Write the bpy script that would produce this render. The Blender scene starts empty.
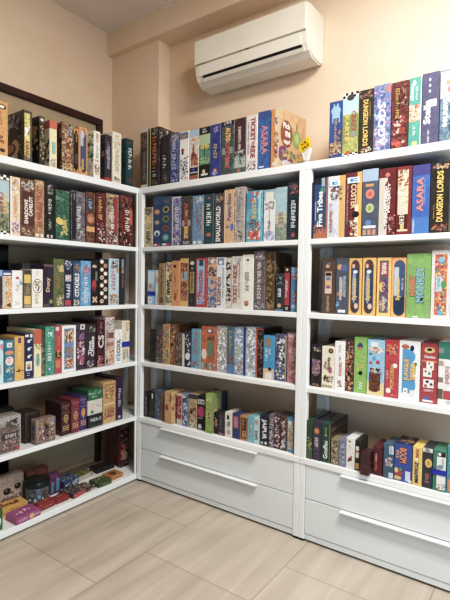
import bpy, bmesh, math, random
from mathutils import Vector, Matrix
random.seed(7)
SC = bpy.context.scene
COL = SC.collection
PI = math.pi

# ---------------------------------------------------------------- helpers
def lin(h):
    if len(h) == 3: h = ''.join(c * 2 for c in h)
    r = []
    for i in (0, 2, 4):
        c = int(h[i:i + 2], 16) / 255
        r.append(c / 12.92 if c <= .04045 else ((c + .055) / 1.055) ** 2.4)
    return tuple(r) + (1,)

def ink(h):
    r, g, b, _ = lin(h); y = .3 * r + .6 * g + .1 * b; k = .68
    return (y + (r - y) * k, y + (g - y) * k, y + (b - y) * k, 1)

def new_mat(name, rough=.5, spec=.4):
    m = bpy.data.materials.new(name); m.use_nodes = True
    nt = m.node_tree; b = nt.nodes['Principled BSDF']
    b.inputs['Roughness'].default_value = rough
    b.inputs['Specular IOR Level'].default_value = spec
    return m, nt, b

def plain(name, h1, h2, rough=.5, scale=8, spec=.4, bump=0, metal=0):
    """two close tones mixed by noise"""
    m, nt, b = new_mat(name, rough, spec)
    tc = nt.nodes.new('ShaderNodeTexCoord'); n = nt.nodes.new('ShaderNodeTexNoise')
    n.inputs['Scale'].default_value = scale; n.inputs['Detail'].default_value = 3
    r = nt.nodes.new('ShaderNodeValToRGB')
    r.color_ramp.elements[0].color = lin(h1); r.color_ramp.elements[1].color = lin(h2)
    r.color_ramp.elements[0].position = .35; r.color_ramp.elements[1].position = .65
    nt.links.new(tc.outputs['Object'], n.inputs['Vector']); nt.links.new(n.outputs['Fac'], r.inputs['Fac'])
    nt.links.new(r.outputs['Color'], b.inputs['Base Color'])
    b.inputs['Metallic'].default_value = metal
    if bump:
        bp = nt.nodes.new('ShaderNodeBump'); bp.inputs['Strength'].default_value = bump; bp.inputs['Distance'].default_value = .01
        n2 = nt.nodes.new('ShaderNodeTexNoise'); n2.inputs['Scale'].default_value = scale * 12
        nt.links.new(tc.outputs['Object'], n2.inputs['Vector'])
        nt.links.new(n2.outputs['Fac'], bp.inputs['Height']); nt.links.new(bp.outputs['Normal'], b.inputs['Normal'])
    return m

def mottled(cols, seed, wrap=0, scale=38):
    """printed card: a few palette tones broken up by noise"""
    m, nt, b = new_mat('printed_card', (.34, .12, .2)[wrap], .5)
    tc = nt.nodes.new('ShaderNodeTexCoord'); mp = nt.nodes.new('ShaderNodeMapping')
    mp.inputs['Location'].default_value = (seed * 1.37, seed * .71, seed * 2.3)
    n = nt.nodes.new('ShaderNodeTexNoise'); n.inputs['Scale'].default_value = scale
    n.inputs['Detail'].default_value = 4; n.inputs['Distortion'].default_value = .6
    r = nt.nodes.new('ShaderNodeValToRGB'); e = r.color_ramp.elements
    k = len(cols)
    pos = [.34 + .32 * i / max(1, k - 1) for i in range(k)]
    e[0].color = ink(cols[0]); e[0].position = pos[0]
    if k == 1:
        e[1].color = ink(cols[0])
    else:
        e[1].color = ink(cols[-1]); e[1].position = pos[-1]
        for c, p in list(zip(cols, pos))[1:-1]:
            x = e.new(p); x.color = ink(c)
    L = nt.links.new
    L(tc.outputs['Object'], mp.inputs['Vector']); L(mp.outputs['Vector'], n.inputs['Vector'])
    L(n.outputs['Fac'], r.inputs['Fac'])
    sp = nt.nodes.new('ShaderNodeTexNoise'); sp.inputs['Scale'].default_value = 170; sp.inputs['Detail'].default_value = 2
    sr_ = nt.nodes.new('ShaderNodeMapRange'); sr_.inputs[1].default_value = .35; sr_.inputs[2].default_value = .65
    sr_.inputs[3].default_value = .82 if k < 3 else .6; sr_.inputs[4].default_value = 1.04 if k < 3 else 1.15
    mm = nt.nodes.new('ShaderNodeMix'); mm.data_type = 'RGBA'; mm.blend_type = 'MULTIPLY'; mm.inputs[0].default_value = 1
    L(mp.outputs['Vector'], sp.inputs['Vector']); L(sp.outputs['Fac'], sr_.inputs[0])
    L(r.outputs['Color'], mm.inputs[6]); L(sr_.outputs[0], mm.inputs[7]); L(mm.outputs[2], b.inputs['Base Color'])
    if wrap:
        w = nt.nodes.new('ShaderNodeTexNoise'); w.inputs['Scale'].default_value = 70; w.inputs['Distortion'].default_value = 2
        bp = nt.nodes.new('ShaderNodeBump'); bp.inputs['Strength'].default_value = (0, .6, .28)[wrap]; bp.inputs['Distance'].default_value = .004
        L(mp.outputs['Vector'], w.inputs['Vector']); L(w.outputs['Fac'], bp.inputs['Height']); L(bp.outputs['Normal'], b.inputs['Normal'])
    return m

INK, _nt, _b = new_mat('printed_ink', .36, .45)
_a = _nt.nodes.new('ShaderNodeAttribute'); _a.attribute_name = 'ink'
_tc = _nt.nodes.new('ShaderNodeTexCoord'); _n = _nt.nodes.new('ShaderNodeTexNoise'); _n.inputs['Scale'].default_value = 90
_mx = _nt.nodes.new('ShaderNodeMix'); _mx.data_type = 'RGBA'; _mx.blend_type = 'MULTIPLY'; _mx.inputs[0].default_value = .22
_nt.links.new(_tc.outputs['Object'], _n.inputs['Vector'])
_nt.links.new(_a.outputs['Color'], _mx.inputs[6]); _nt.links.new(_n.outputs['Color'], _mx.inputs[7])
_nt.links.new(_mx.outputs[2], _b.inputs['Base Color'])

def obj(name, verts, faces, mat, parent=None, smooth=False):
    me = bpy.data.meshes.new(name); me.from_pydata(verts, [], faces); me.update()
    if mat: me.materials.append(mat)
    o = bpy.data.objects.new(name, me); COL.objects.link(o)
    if parent: o.parent = parent
    if smooth:
        for p in me.polygons: p.use_smooth = True
    return o

def bm_obj(name, bm, mat, parent=None, smooth=False):
    me = bpy.data.meshes.new(name); bm.to_mesh(me); bm.free()
    me.materials.append(mat)
    if smooth:
        for p in me.polygons: p.use_smooth = True
    o = bpy.data.objects.new(name, me); COL.objects.link(o)
    if parent: o.parent = parent
    return o

def add_box(bm, x0, x1, y0, y1, z0, z1, bev=0, seg=1):
    r = bmesh.ops.create_cube(bm, size=1)
    vs = r['verts']
    for v in vs:
        v.co = Vector((x0 + (v.co.x + .5) * (x1 - x0), y0 + (v.co.y + .5) * (y1 - y0), z0 + (v.co.z + .5) * (z1 - z0)))
    if bev:
        es = list({e for v in vs for e in v.link_edges})
        bmesh.ops.bevel(bm, geom=es, offset=bev, segments=seg, affect='EDGES', profile=.5)

def box(name, x0, x1, y0, y1, z0, z1, mat, parent=None, bev=.0015, seg=1):
    bm = bmesh.new(); add_box(bm, x0, x1, y0, y1, z0, z1, bev, seg)
    return bm_obj(name, bm, mat, parent)

def lathe(name, prof, mat, parent=None, n=32):
    vs, fs = [], []
    for r, z in prof:
        for k in range(n):
            a = 2 * PI * k / n; vs.append((r * math.cos(a), r * math.sin(a), z))
    for j in range(len(prof) - 1):
        for k in range(n):
            fs.append((j * n + k, j * n + (k + 1) % n, (j + 1) * n + (k + 1) % n, (j + 1) * n + k))
    fs.append(tuple(range(n))[::-1]); fs.append(tuple(range((len(prof) - 1) * n, len(prof) * n)))
    return obj(name, vs, fs, mat, parent, True)

def thing(name, label, cat, loc, rotz=0, group=None):
    o = bpy.data.objects.new(name, None); COL.objects.link(o)
    o.location = loc; o.rotation_euler = (0, 0, rotz); o.empty_display_size = .05
    o['label'] = label; o['category'] = cat
    if group: o['group'] = group
    return o

# ---------------------------------------------------------------- lettering
_glyphs = {}
def glyphs(s):
    if s not in _glyphs:
        cu = bpy.data.curves.new('lettering', 'FONT'); cu.body = s; cu.resolution_u = 2; cu.offset = .03; cu.space_word = .7
        o = bpy.data.objects.new('lettering', cu); COL.objects.link(o)
        dg = bpy.context.evaluated_depsgraph_get(); dg.update()
        me = bpy.data.meshes.new_from_object(o.evaluated_get(dg))
        vs = [v.co.copy() for v in me.vertices]; fs = [tuple(p.vertices) for p in me.polygons]
        bpy.data.objects.remove(o); bpy.data.curves.remove(cu); bpy.data.meshes.remove(me)
        x0 = min(v.x for v in vs); x1 = max(v.x for v in vs); y0 = min(v.y for v in vs); y1 = max(v.y for v in vs)
        _glyphs[s] = ([((v.x - x0) / (x1 - x0), (v.y - y0) / (y1 - y0)) for v in vs], fs)
    return _glyphs[s]

class Print:
    """flat printed shapes laid on one face; pt(u, v, layer) gives the point on that face"""
    def __init__(s, k0=0): s.items = []; s.k = k0
    def add(s, pts, faces, col): s.items.append((pts, faces, col))
    def poly(s, pts, col, pt):
        s.k += 1
        s.add([pt(min(1, max(0, u)), min(1, max(0, v)), s.k) for u, v in pts], [tuple(range(len(pts)))], col)
    def rect(s, u0, v0, u1, v1, h, pt): s.poly([(u0, v0), (u1, v0), (u1, v1), (u0, v1)], ink(h), pt)
    def ell(s, u, v, ru, rv, h, pt, n=14, wob=0, a0=0):
        c = ink(h)
        s.poly([(u + ru * math.cos(a0 + 2 * PI * k / n) * (1 + wob * random.uniform(-1, 1)), v + rv * math.sin(a0 + 2 * PI * k / n) * (1 + wob * random.uniform(-1, 1))) for k in range(n)], c, pt)
    def text(s, word, fn, h, pt):
        vs, fs = glyphs(word); s.k += 1; out = []
        for x, y in vs:
            u, v = fn(x, y); out.append(pt(min(1, max(0, u)), min(1, max(0, v)), s.k))
        s.add(out, fs, ink(h))
    def build(s, name, parent):
        """one mesh for each picture or word that stands clear of the others"""
        n = len(s.items)
        if not n: return
        bb = []
        for pts, _f, _c in s.items:
            lo = [min(p[i] for p in pts) for i in range(3)]; hi = [max(p[i] for p in pts) for i in range(3)]
            bb.append((lo, hi, max(hi[i] - lo[i] for i in range(3)) if len(_f) == 1 else .01))
        grp = list(range(n))
        def find(i):
            while grp[i] != i: i = grp[i]
            return i
        for i in range(n):
            for j in range(i):
                a, b_ = bb[i], bb[j]
                g = math.sqrt(sum(max(0, a[0][q] - b_[1][q], b_[0][q] - a[1][q]) ** 2 for q in range(3)))
                if g <= max(.019, .48 * min(.06, max(a[2], b_[2]))):
                    x, y = find(i), find(j)
                    if x != y: grp[x] = y
        by = {}
        for i in range(n): by.setdefault(find(i), []).append(i)
        for ids in by.values():
            V, F, Cc = [], [], []
            for i in ids:
                pts, fs, c = s.items[i]; b0 = len(V)
                V += pts; F += [tuple(k + b0 for k in f) for f in fs]; Cc += [c] * len(pts)
            o = obj(name, V, F, INK, parent)
            at = o.data.attributes.new('ink', 'FLOAT_COLOR', 'POINT')
            at.data.foreach_set('color', [x for c in Cc for x in c])

def draw(arts, pt, asp, pic, ttl):
    """asp = face width / face height"""
    for a in arts:
        k = a[0]
        if k == 'r': pic.rect(a[1], a[2], a[3], a[4], a[5], pt)
        elif k == 'e': pic.ell(a[1], a[2], a[3], a[4], a[5], pt, 18)
        elif k == 'p':
            _, u0, v0, u1, v1, cols, n = a
            n = int(n * 3); su = (u1 - u0); sv = (v1 - v0); area = math.sqrt(su * asp * sv / n)
            for _i in range(n):
                ru = random.uniform(.45, 1.0) * area / asp * .75; rv = random.uniform(.45, 1.0) * area * .75
                ru = min(ru, su * .5); rv = min(rv, sv * .5)
                pic.ell(random.uniform(u0 + ru * .6, u1 - ru * .6), random.uniform(v0 + rv * .6, v1 - rv * .6), ru, rv, random.choice(cols), pt, 8, .35, random.random() * 6)
        elif k == 't':
            _, w, u, v0, v1, wd, c, di = a
            if ' ' in w:
                parts = w.split(' '); q0 = len(parts[0]) / len(w); L = v1 - v0; g = .6 / len(w)
                lo, hi = (v0, v1) if di != 'd' else (v1, v0); sg = 1 if di != 'd' else -1
                m0, m1 = lo + sg * L * q0, lo + sg * L * (q0 + g)
                for wd_, p0, p1 in ((parts[0], lo, m0), (parts[1], m1, hi)): draw([('t', wd_, u, min(p0, p1), max(p0, p1), wd, c, di)], pt, asp, pic, ttl)
                continue
            if di == 'd': ttl.text(w, lambda x, y: (u - wd / 2 + y * wd, v1 - x * (v1 - v0)), c, pt)
            else: ttl.text(w, lambda x, y: (u + wd / 2 - y * wd, v0 + x * (v1 - v0)), c, pt)
        elif k == 'h':
            _, w, u0, u1, v, hh, c = a
            ttl.text(w, lambda x, y: (u0 + x * (u1 - u0), v - hh / 2 + y * hh), c, pt)
        elif k in ('s', 'hs'):
            # too small to read in the photograph: strokes the size of its letters
            if k == 's': _, u, v0, v1, wd, c = a; wd *= .8; cell = wd * asp * .62; L = v1 - v0
            else: _, u0, u1, v, hh, c = a; hh *= .8; cell = hh / asp * .6; L = u1 - u0
            n = max(2, int(L / max(cell, .012))); st = L / n
            for i in range(n):
                strokes = random.choice([[(0, 0, .22, 1), (.22, .8, .6, 1), (.5, .45, .72, .8), (.22, .38, .6, .52)], [(0, .1, .22, .9), (.15, 0, .6, .17), (.15, .83, .6, 1), (.52, .1, .74, .9)], [(0, 0, .22, 1), (.5, 0, .72, 1), (.2, .4, .6, .58)], [(0, 0, .7, .18), (0, .82, .7, 1), (0, .2, .22, .8), (.2, .42, .55, .56)], [(.1, 0, .32, .7)], [(0, 0, .2, .75), (.2, .6, .5, .75), (.48, 0, .68, .62)]])
                for x0, y0, x1, y1 in strokes:
                    if k == 's':
                        p0 = v1 - (i + x1) * st; p1 = v1 - (i + x0) * st
                        ttl.rect(u - wd / 2 + y0 * wd, p0, u - wd / 2 + y1 * wd, p1, c, pt)
                    else:
                        ttl.rect(u0 + (i + x0) * st, v - hh / 2 + y0 * hh, u0 + (i + x1) * st, v - hh / 2 + y1 * hh, c, pt)

E0 = .0004; EL = .000004
_seed = [0]
BAND = plain('elastic_band', '22318a', '2a3c9c', .6, 30)
STICK = plain('sticker_paper', 'c4dcec', 'd0e4f0', .5, 20)
def make_game(name, label, cat, group, loc, rotz, w, d, h, cols, art, ex):
    _seed[0] += 1
    bev = ex.get('bev', .0012)
    if 'turn' in ex:      # turned about its front right edge
        a_ = ex['turn']; loc = (loc[0] + w / 2 - w / 2 * math.cos(a_), loc[1] - w / 2 * math.sin(a_), loc[2]); rotz += a_
    t = thing(name, label, cat, loc, rotz, group)
    m = mottled(cols, _seed[0], ex.get('wrap', 2 if _seed[0] % 5 in (0, 2) else 0))
    bm = bmesh.new(); add_box(bm, -w / 2, w / 2, 0, d, 0, h, min(bev, w * .3), 3 if bev > .005 else 1)
    body = bm_obj('box', bm, m, t, False)
    if bev > .004:
        for p in body.data.polygons: p.use_smooth = len(p.vertices) == 4 and p.area < bev * max(w, h, d) * 1.2
    q = bev if bev > .004 else .0
    def front(u, v, k): return (-w / 2 + q + u * (w - 2 * q), -E0 - k * EL, q + v * (h - 2 * q))
    def right(u, v, k): return (w / 2 + E0 + k * EL, q + u * (d - 2 * q), q + v * (h - 2 * q))
    def left(u, v, k): return (-w / 2 - E0 - k * EL, q + (1 - u) * (d - 2 * q), q + v * (h - 2 * q))
    def top(u, v, k): return (-w / 2 + q + u * (w - 2 * q), q + v * (d - 2 * q), h + E0 + k * EL)
    for arts, fn, asp in ((art, front, w / h), (ex.get('left'), left, d / h), (ex.get('right'), right, d / h), (ex.get('top'), top, w / d)):
        if arts:
            pic, ttl = Print(), Print(300)
            draw(arts, fn, asp, pic, ttl)
            pic.build('picture', t); ttl.build('title', t)
    if 'band' in ex:
        v0, v1, c = ex['band']; g = .0016
        vs = []; 
        for z in (v0 * h, v1 * h):
            vs += [(-w / 2 - g, -g - .0015, z), (w / 2 + g, -g - .0015, z), (w / 2 + g, d + g, z), (-w / 2 - g, d + g, z)]
        fs = [(0, 1, 5, 4), (1, 2, 6, 5), (2, 3, 7, 6), (3, 0, 4, 7)]
        b = obj('wrap_band', vs, fs, BAND, t)
        b['label'] = 'dark blue band wrapped around box'
    if 'sticker' in ex:
        u, v, ru, rv = ex['sticker']; s = box('price_sticker', -w / 2 + (u - ru) * w, -w / 2 + (u + ru) * w, -.0042, -.0032, (v - rv * .55) * h, (v + rv * .55) * h, STICK, t, 0)
        s['label'] = 'pale blue square sticker'
        p2 = Print()
        f2 = lambda a, b_, k: (-w / 2 + (u - ru + 2 * ru * a) * w, -.0043 - k * EL, (v - rv * .55 + 2 * rv * .55 * b_) * h)
        for r_ in ((.25, .6, .8, .78), (.25, .25, .45, .7), (.4, .25, .85, .42)): p2.rect(*r_, '2a6ab0', f2)
        p2.build('sticker_mark', s)
    return t

# ---------------------------------------------------------------- setting
XL, YC, XC, YW, YB, ZB, ZC = -.5, .2, -.022, .312, .152, 3.0, 3.165
WALL = plain('painted_wall', 'e3ccb3', 'e7d1ba', .85, 3, .2, .06)
CEIL = plain('painted_ceiling', 'e0d5ca', 'e4d9cf', .9, 3, .1)
def struct(name, x0, x1, y0, y1, z0, z1, mat, parent=None, bev=0):
    o = box(name, x0, x1, y0, y1, z0, z1, mat, parent, bev)
    if not parent: o['kind'] = 'structure'
    return o
struct('wall_left', XL - .12, XL, -5.2, YW + .12, 0, ZC, WALL)
struct('wall_back', XC, 5.2, YW, YW + .12, 0, ZC, WALL)
struct('trim_1', XL, XC, YC, YW + .12, 0, ZC, WALL)                 # corner column
struct('trim_2', XL, 5.2, YB, YW, ZB, ZC, WALL)                    # beam under the ceiling
struct('ceiling', XL - .12, 5.2, -5.2, YW + .12, ZC, ZC + .1, CEIL)

FL, nt, b = new_mat('floor_tiles', .38, .35)
N = nt.nodes.new; L = nt.links.new
tc = N('ShaderNodeTexCoord'); sx = N('ShaderNodeSeparateXYZ'); cb = N('ShaderNodeCombineXYZ')
ax = N('ShaderNodeMath'); ax.operation = 'SUBTRACT'; ax.inputs[1].default_value = .045
ay = N('ShaderNodeMath'); ay.operation = 'SUBTRACT'; ay.inputs[1].default_value = .055
L(tc.outputs['Object'], sx.inputs[0]); L(sx.outputs['X'], ax.inputs[0]); L(sx.outputs['Y'], ay.inputs[0])
L(ay.outputs[0], cb.inputs['X']); L(ax.outputs[0], cb.inputs['Y'])
br = N('ShaderNodeTexBrick'); br.offset = .5; br.inputs['Scale'].default_value = 1
br.inputs['Brick Width'].default_value = .61; br.inputs['Row Height'].default_value = .606
br.inputs['Mortar Size'].default_value = .0017; br.inputs['Mortar Smooth'].default_value = .2
br.inputs['Color1'].default_value = (1, 1, 1, 1); br.inputs['Color2'].default_value = (.93, .93, .93, 1); br.inputs['Mortar'].default_value = (0, 0, 0, 1)
L(cb.outputs[0], br.inputs['Vector'])
mp = N('ShaderNodeMapping'); mp.inputs['Scale'].default_value = (9, .9, 1); L(tc.outputs['Object'], mp.inputs['Vector'])
no = N('ShaderNodeTexNoise'); no.inputs['Scale'].default_value = 1.6; no.inputs['Detail'].default_value = 6; no.inputs['Distortion'].default_value = .5
L(mp.outputs[0], no.inputs['Vector'])
no2 = N('ShaderNodeTexNoise'); no2.inputs['Scale'].default_value = 2.2; L(tc.outputs['Object'], no2.inputs['Vector'])
rp = N('ShaderNodeValToRGB'); e = rp.color_ramp.elements
e[0].color = lin('a0988c'); e[0].position = .3; e[1].color = lin('c2b9ac'); e[1].position = .72
x = e.new(.5); x.color = lin('b1a79a')
mixn = N('ShaderNodeMath'); mixn.operation = 'MULTIPLY_ADD'; mixn.inputs[1].default_value = .65
sc2 = N('ShaderNodeMath'); sc2.operation = 'MULTIPLY'; sc2.inputs[1].default_value = .35
L(no2.outputs['Fac'], sc2.inputs[0]); L(no.outputs['Fac'], mixn.inputs[0]); L(sc2.outputs[0], mixn.inputs[2])
L(mixn.outputs[0], rp.inputs['Fac'])
mu = N('ShaderNodeMix'); mu.data_type = 'RGBA'; mu.blend_type = 'MULTIPLY'; mu.inputs[0].default_value = 1
L(rp.outputs['Color'], mu.inputs[6]); L(br.outputs['Color'], mu.inputs[7])
mg = N('ShaderNodeMix'); mg.data_type = 'RGBA'; mg.inputs[7].default_value = lin('7c7264')
L(br.outputs['Fac'], mg.inputs[0]); L(mu.outputs[2], mg.inputs[6]); L(mg.outputs[2], b.inputs['Base Color'])
bp = N('ShaderNodeBump'); bp.inputs['Strength'].default_value = .25; bp.inputs['Distance'].default_value = .002; bp.invert = True
L(br.outputs['Fac'], bp.inputs['Height']); L(bp.outputs['Normal'], b.inputs['Normal'])
struct('floor', XL - .12, 5.2, -5.2, YW + .12, -.06, 0, FL)

# dark framed door in the left wall, seen above and through the shelves
DARKW = plain('dark_stained_wood', '3a221c', '452a22', .45, 14)
PANEL = plain('pale_blind', 'b3a084', 'bba88e', .8, 5)
PANE = plain('black_glass', '0c0d0f', '111315', .12, 4)
door = box('door_1', XL, XL + .008, -2.2, .05, .03, 2.465, PANEL, None, 0); door['kind'] = 'structure'
bm = bmesh.new()
add_box(bm, XL, XL + .035, -2.25, .09, 2.462, 2.508, .004)
add_box(bm, XL, XL + .035, .045, .09, 0, 2.462, .004)
bm_obj('door_frame', bm, DARKW, door)
box('door_pane', XL + .008, XL + .02, -1.3, -.62, .1, 1.78, PANE, door, .003)

# ---------------------------------------------------------------- shelving
WHITE = plain('white_lacquered_steel', 'dee0df', 'e2e4e3', .4, 6, .4)
WHITE2 = plain('white_drawer_front', 'd4d8d8', 'd8dcdc', .42, 4, .4)
DARKGAP = plain('black_rubber_foot', '0d0d0d', '151515', .8, 20)
HZ = [1.95, 1.5602, 1.1839, .8039, .4350, .0467]
TH = .026
def uprights(t, pts, z0, z1):
    for (x, y) in pts:
        u = box('upright', x - .0155, x + .0155, y - .0155, y + .0155, z0, z1, WHITE, t, .002)
def tall_unit(name, label, x0, loc):
    """bay with drawers below, width 1.2 m, depth .30 m; local origin at front left floor"""
    t = thing(name, label, 'shelving unit', loc, 0, 'white shelving units with drawers')
    box('top_shelf', 0.0005, 1.1995, 0, .30, HZ[0] - .038, HZ[0], WHITE, t, .002)
    for z in HZ[1:4]:
        box('shelf', .002, 1.198, .002, .30, z - TH, z, WHITE, t, .002)
    box('shelf', .002, 1.198, -.004, .30, HZ[4] - .03, HZ[4], WHITE, t, .002)
    for x in (.0165, 1.1835):
        for y in (.0155, .2845):
            box('upright', x - .016, x + .016, y - .0155, y + .0155, .012, HZ[0] - .0385, WHITE, t, .002)
    # drawer carcass
    box('plinth', .033, 1.167, .006, .29, .012, .041, WHITE2, t, .001)
    box('side_panel', .002, .012, .03, .27, .041, .404, WHITE2, t, 0)
    box('side_panel', 1.188, 1.198, .03, .27, .041, .404, WHITE2, t, 0)
    for z0, z1 in ((.0435, .2235), (.2275, .4035)):
        dr = box('drawer', .0345, 1.1655, .003, .26, z0, z1, WHITE2, t, .002)
        bm = bmesh.new()
        add_box(bm, .23, .95, -.024, .003, z1 - .003, z1 - .0005, .0005)
        add_box(bm, .23, .95, -.024, -.0222, z1 - .006, z1 - .0032, .0004)
        bm_obj('handle', bm, WHITE, dr)
    for x in (.0165, 1.1835):
        for y in (.0155, .2845):
            box('foot', x - .012, x + .012, y - .012, y + .012, 0, .012, DARKGAP, t, 0)
    return t
tall_unit('shelving_unit', 'white open shelving unit with two drawers, in middle against back wall', 0, (0, 0, 0))
tall_unit('shelving_unit', 'white open shelving unit with two drawers, at right cut by frame', 0, (1.2, 0, 0))
t = thing('shelving_unit', 'white open shelving unit without drawers along left wall', 'shelving unit', (0, 0, 0), 0, 'white shelving units')
Y0, Y1, DX = -1.04, .19, -.32
box('top_shelf', DX, -.0005, Y0, Y1, HZ[0] - .038, HZ[0], WHITE, t, .002)
for z in HZ[1:5]:
    box('shelf', DX, -.001, Y0, Y1, z - TH, z, WHITE, t, .002)
box('bottom_shelf', DX, -.001, Y0, Y1, .010, HZ[5], WHITE, t, .002)
box('upright', -.0125, -.0008, -.013, -.001, .010, HZ[0] - .0385, WHITE, t, .001)
for x, y in ((-.0165, Y1 - .0165), (DX + .016, Y1 - .016), (-.0165, Y0 + .0165), (DX + .016, Y0 + .0165)):
    box('upright', x - .016, x + .016, y - .0155, y + .0155, .010, HZ[0] - .0385, WHITE, t, .002)
for x, y in ((-.03, -.03), (DX + .03, Y1 - .03), (-.03, Y0 + .03), (DX + .03, Y0 + .03)):
    box('foot', x - .012, x + .012, y - .012, y + .012, 0, .010, DARKGAP, t, 0)

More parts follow.
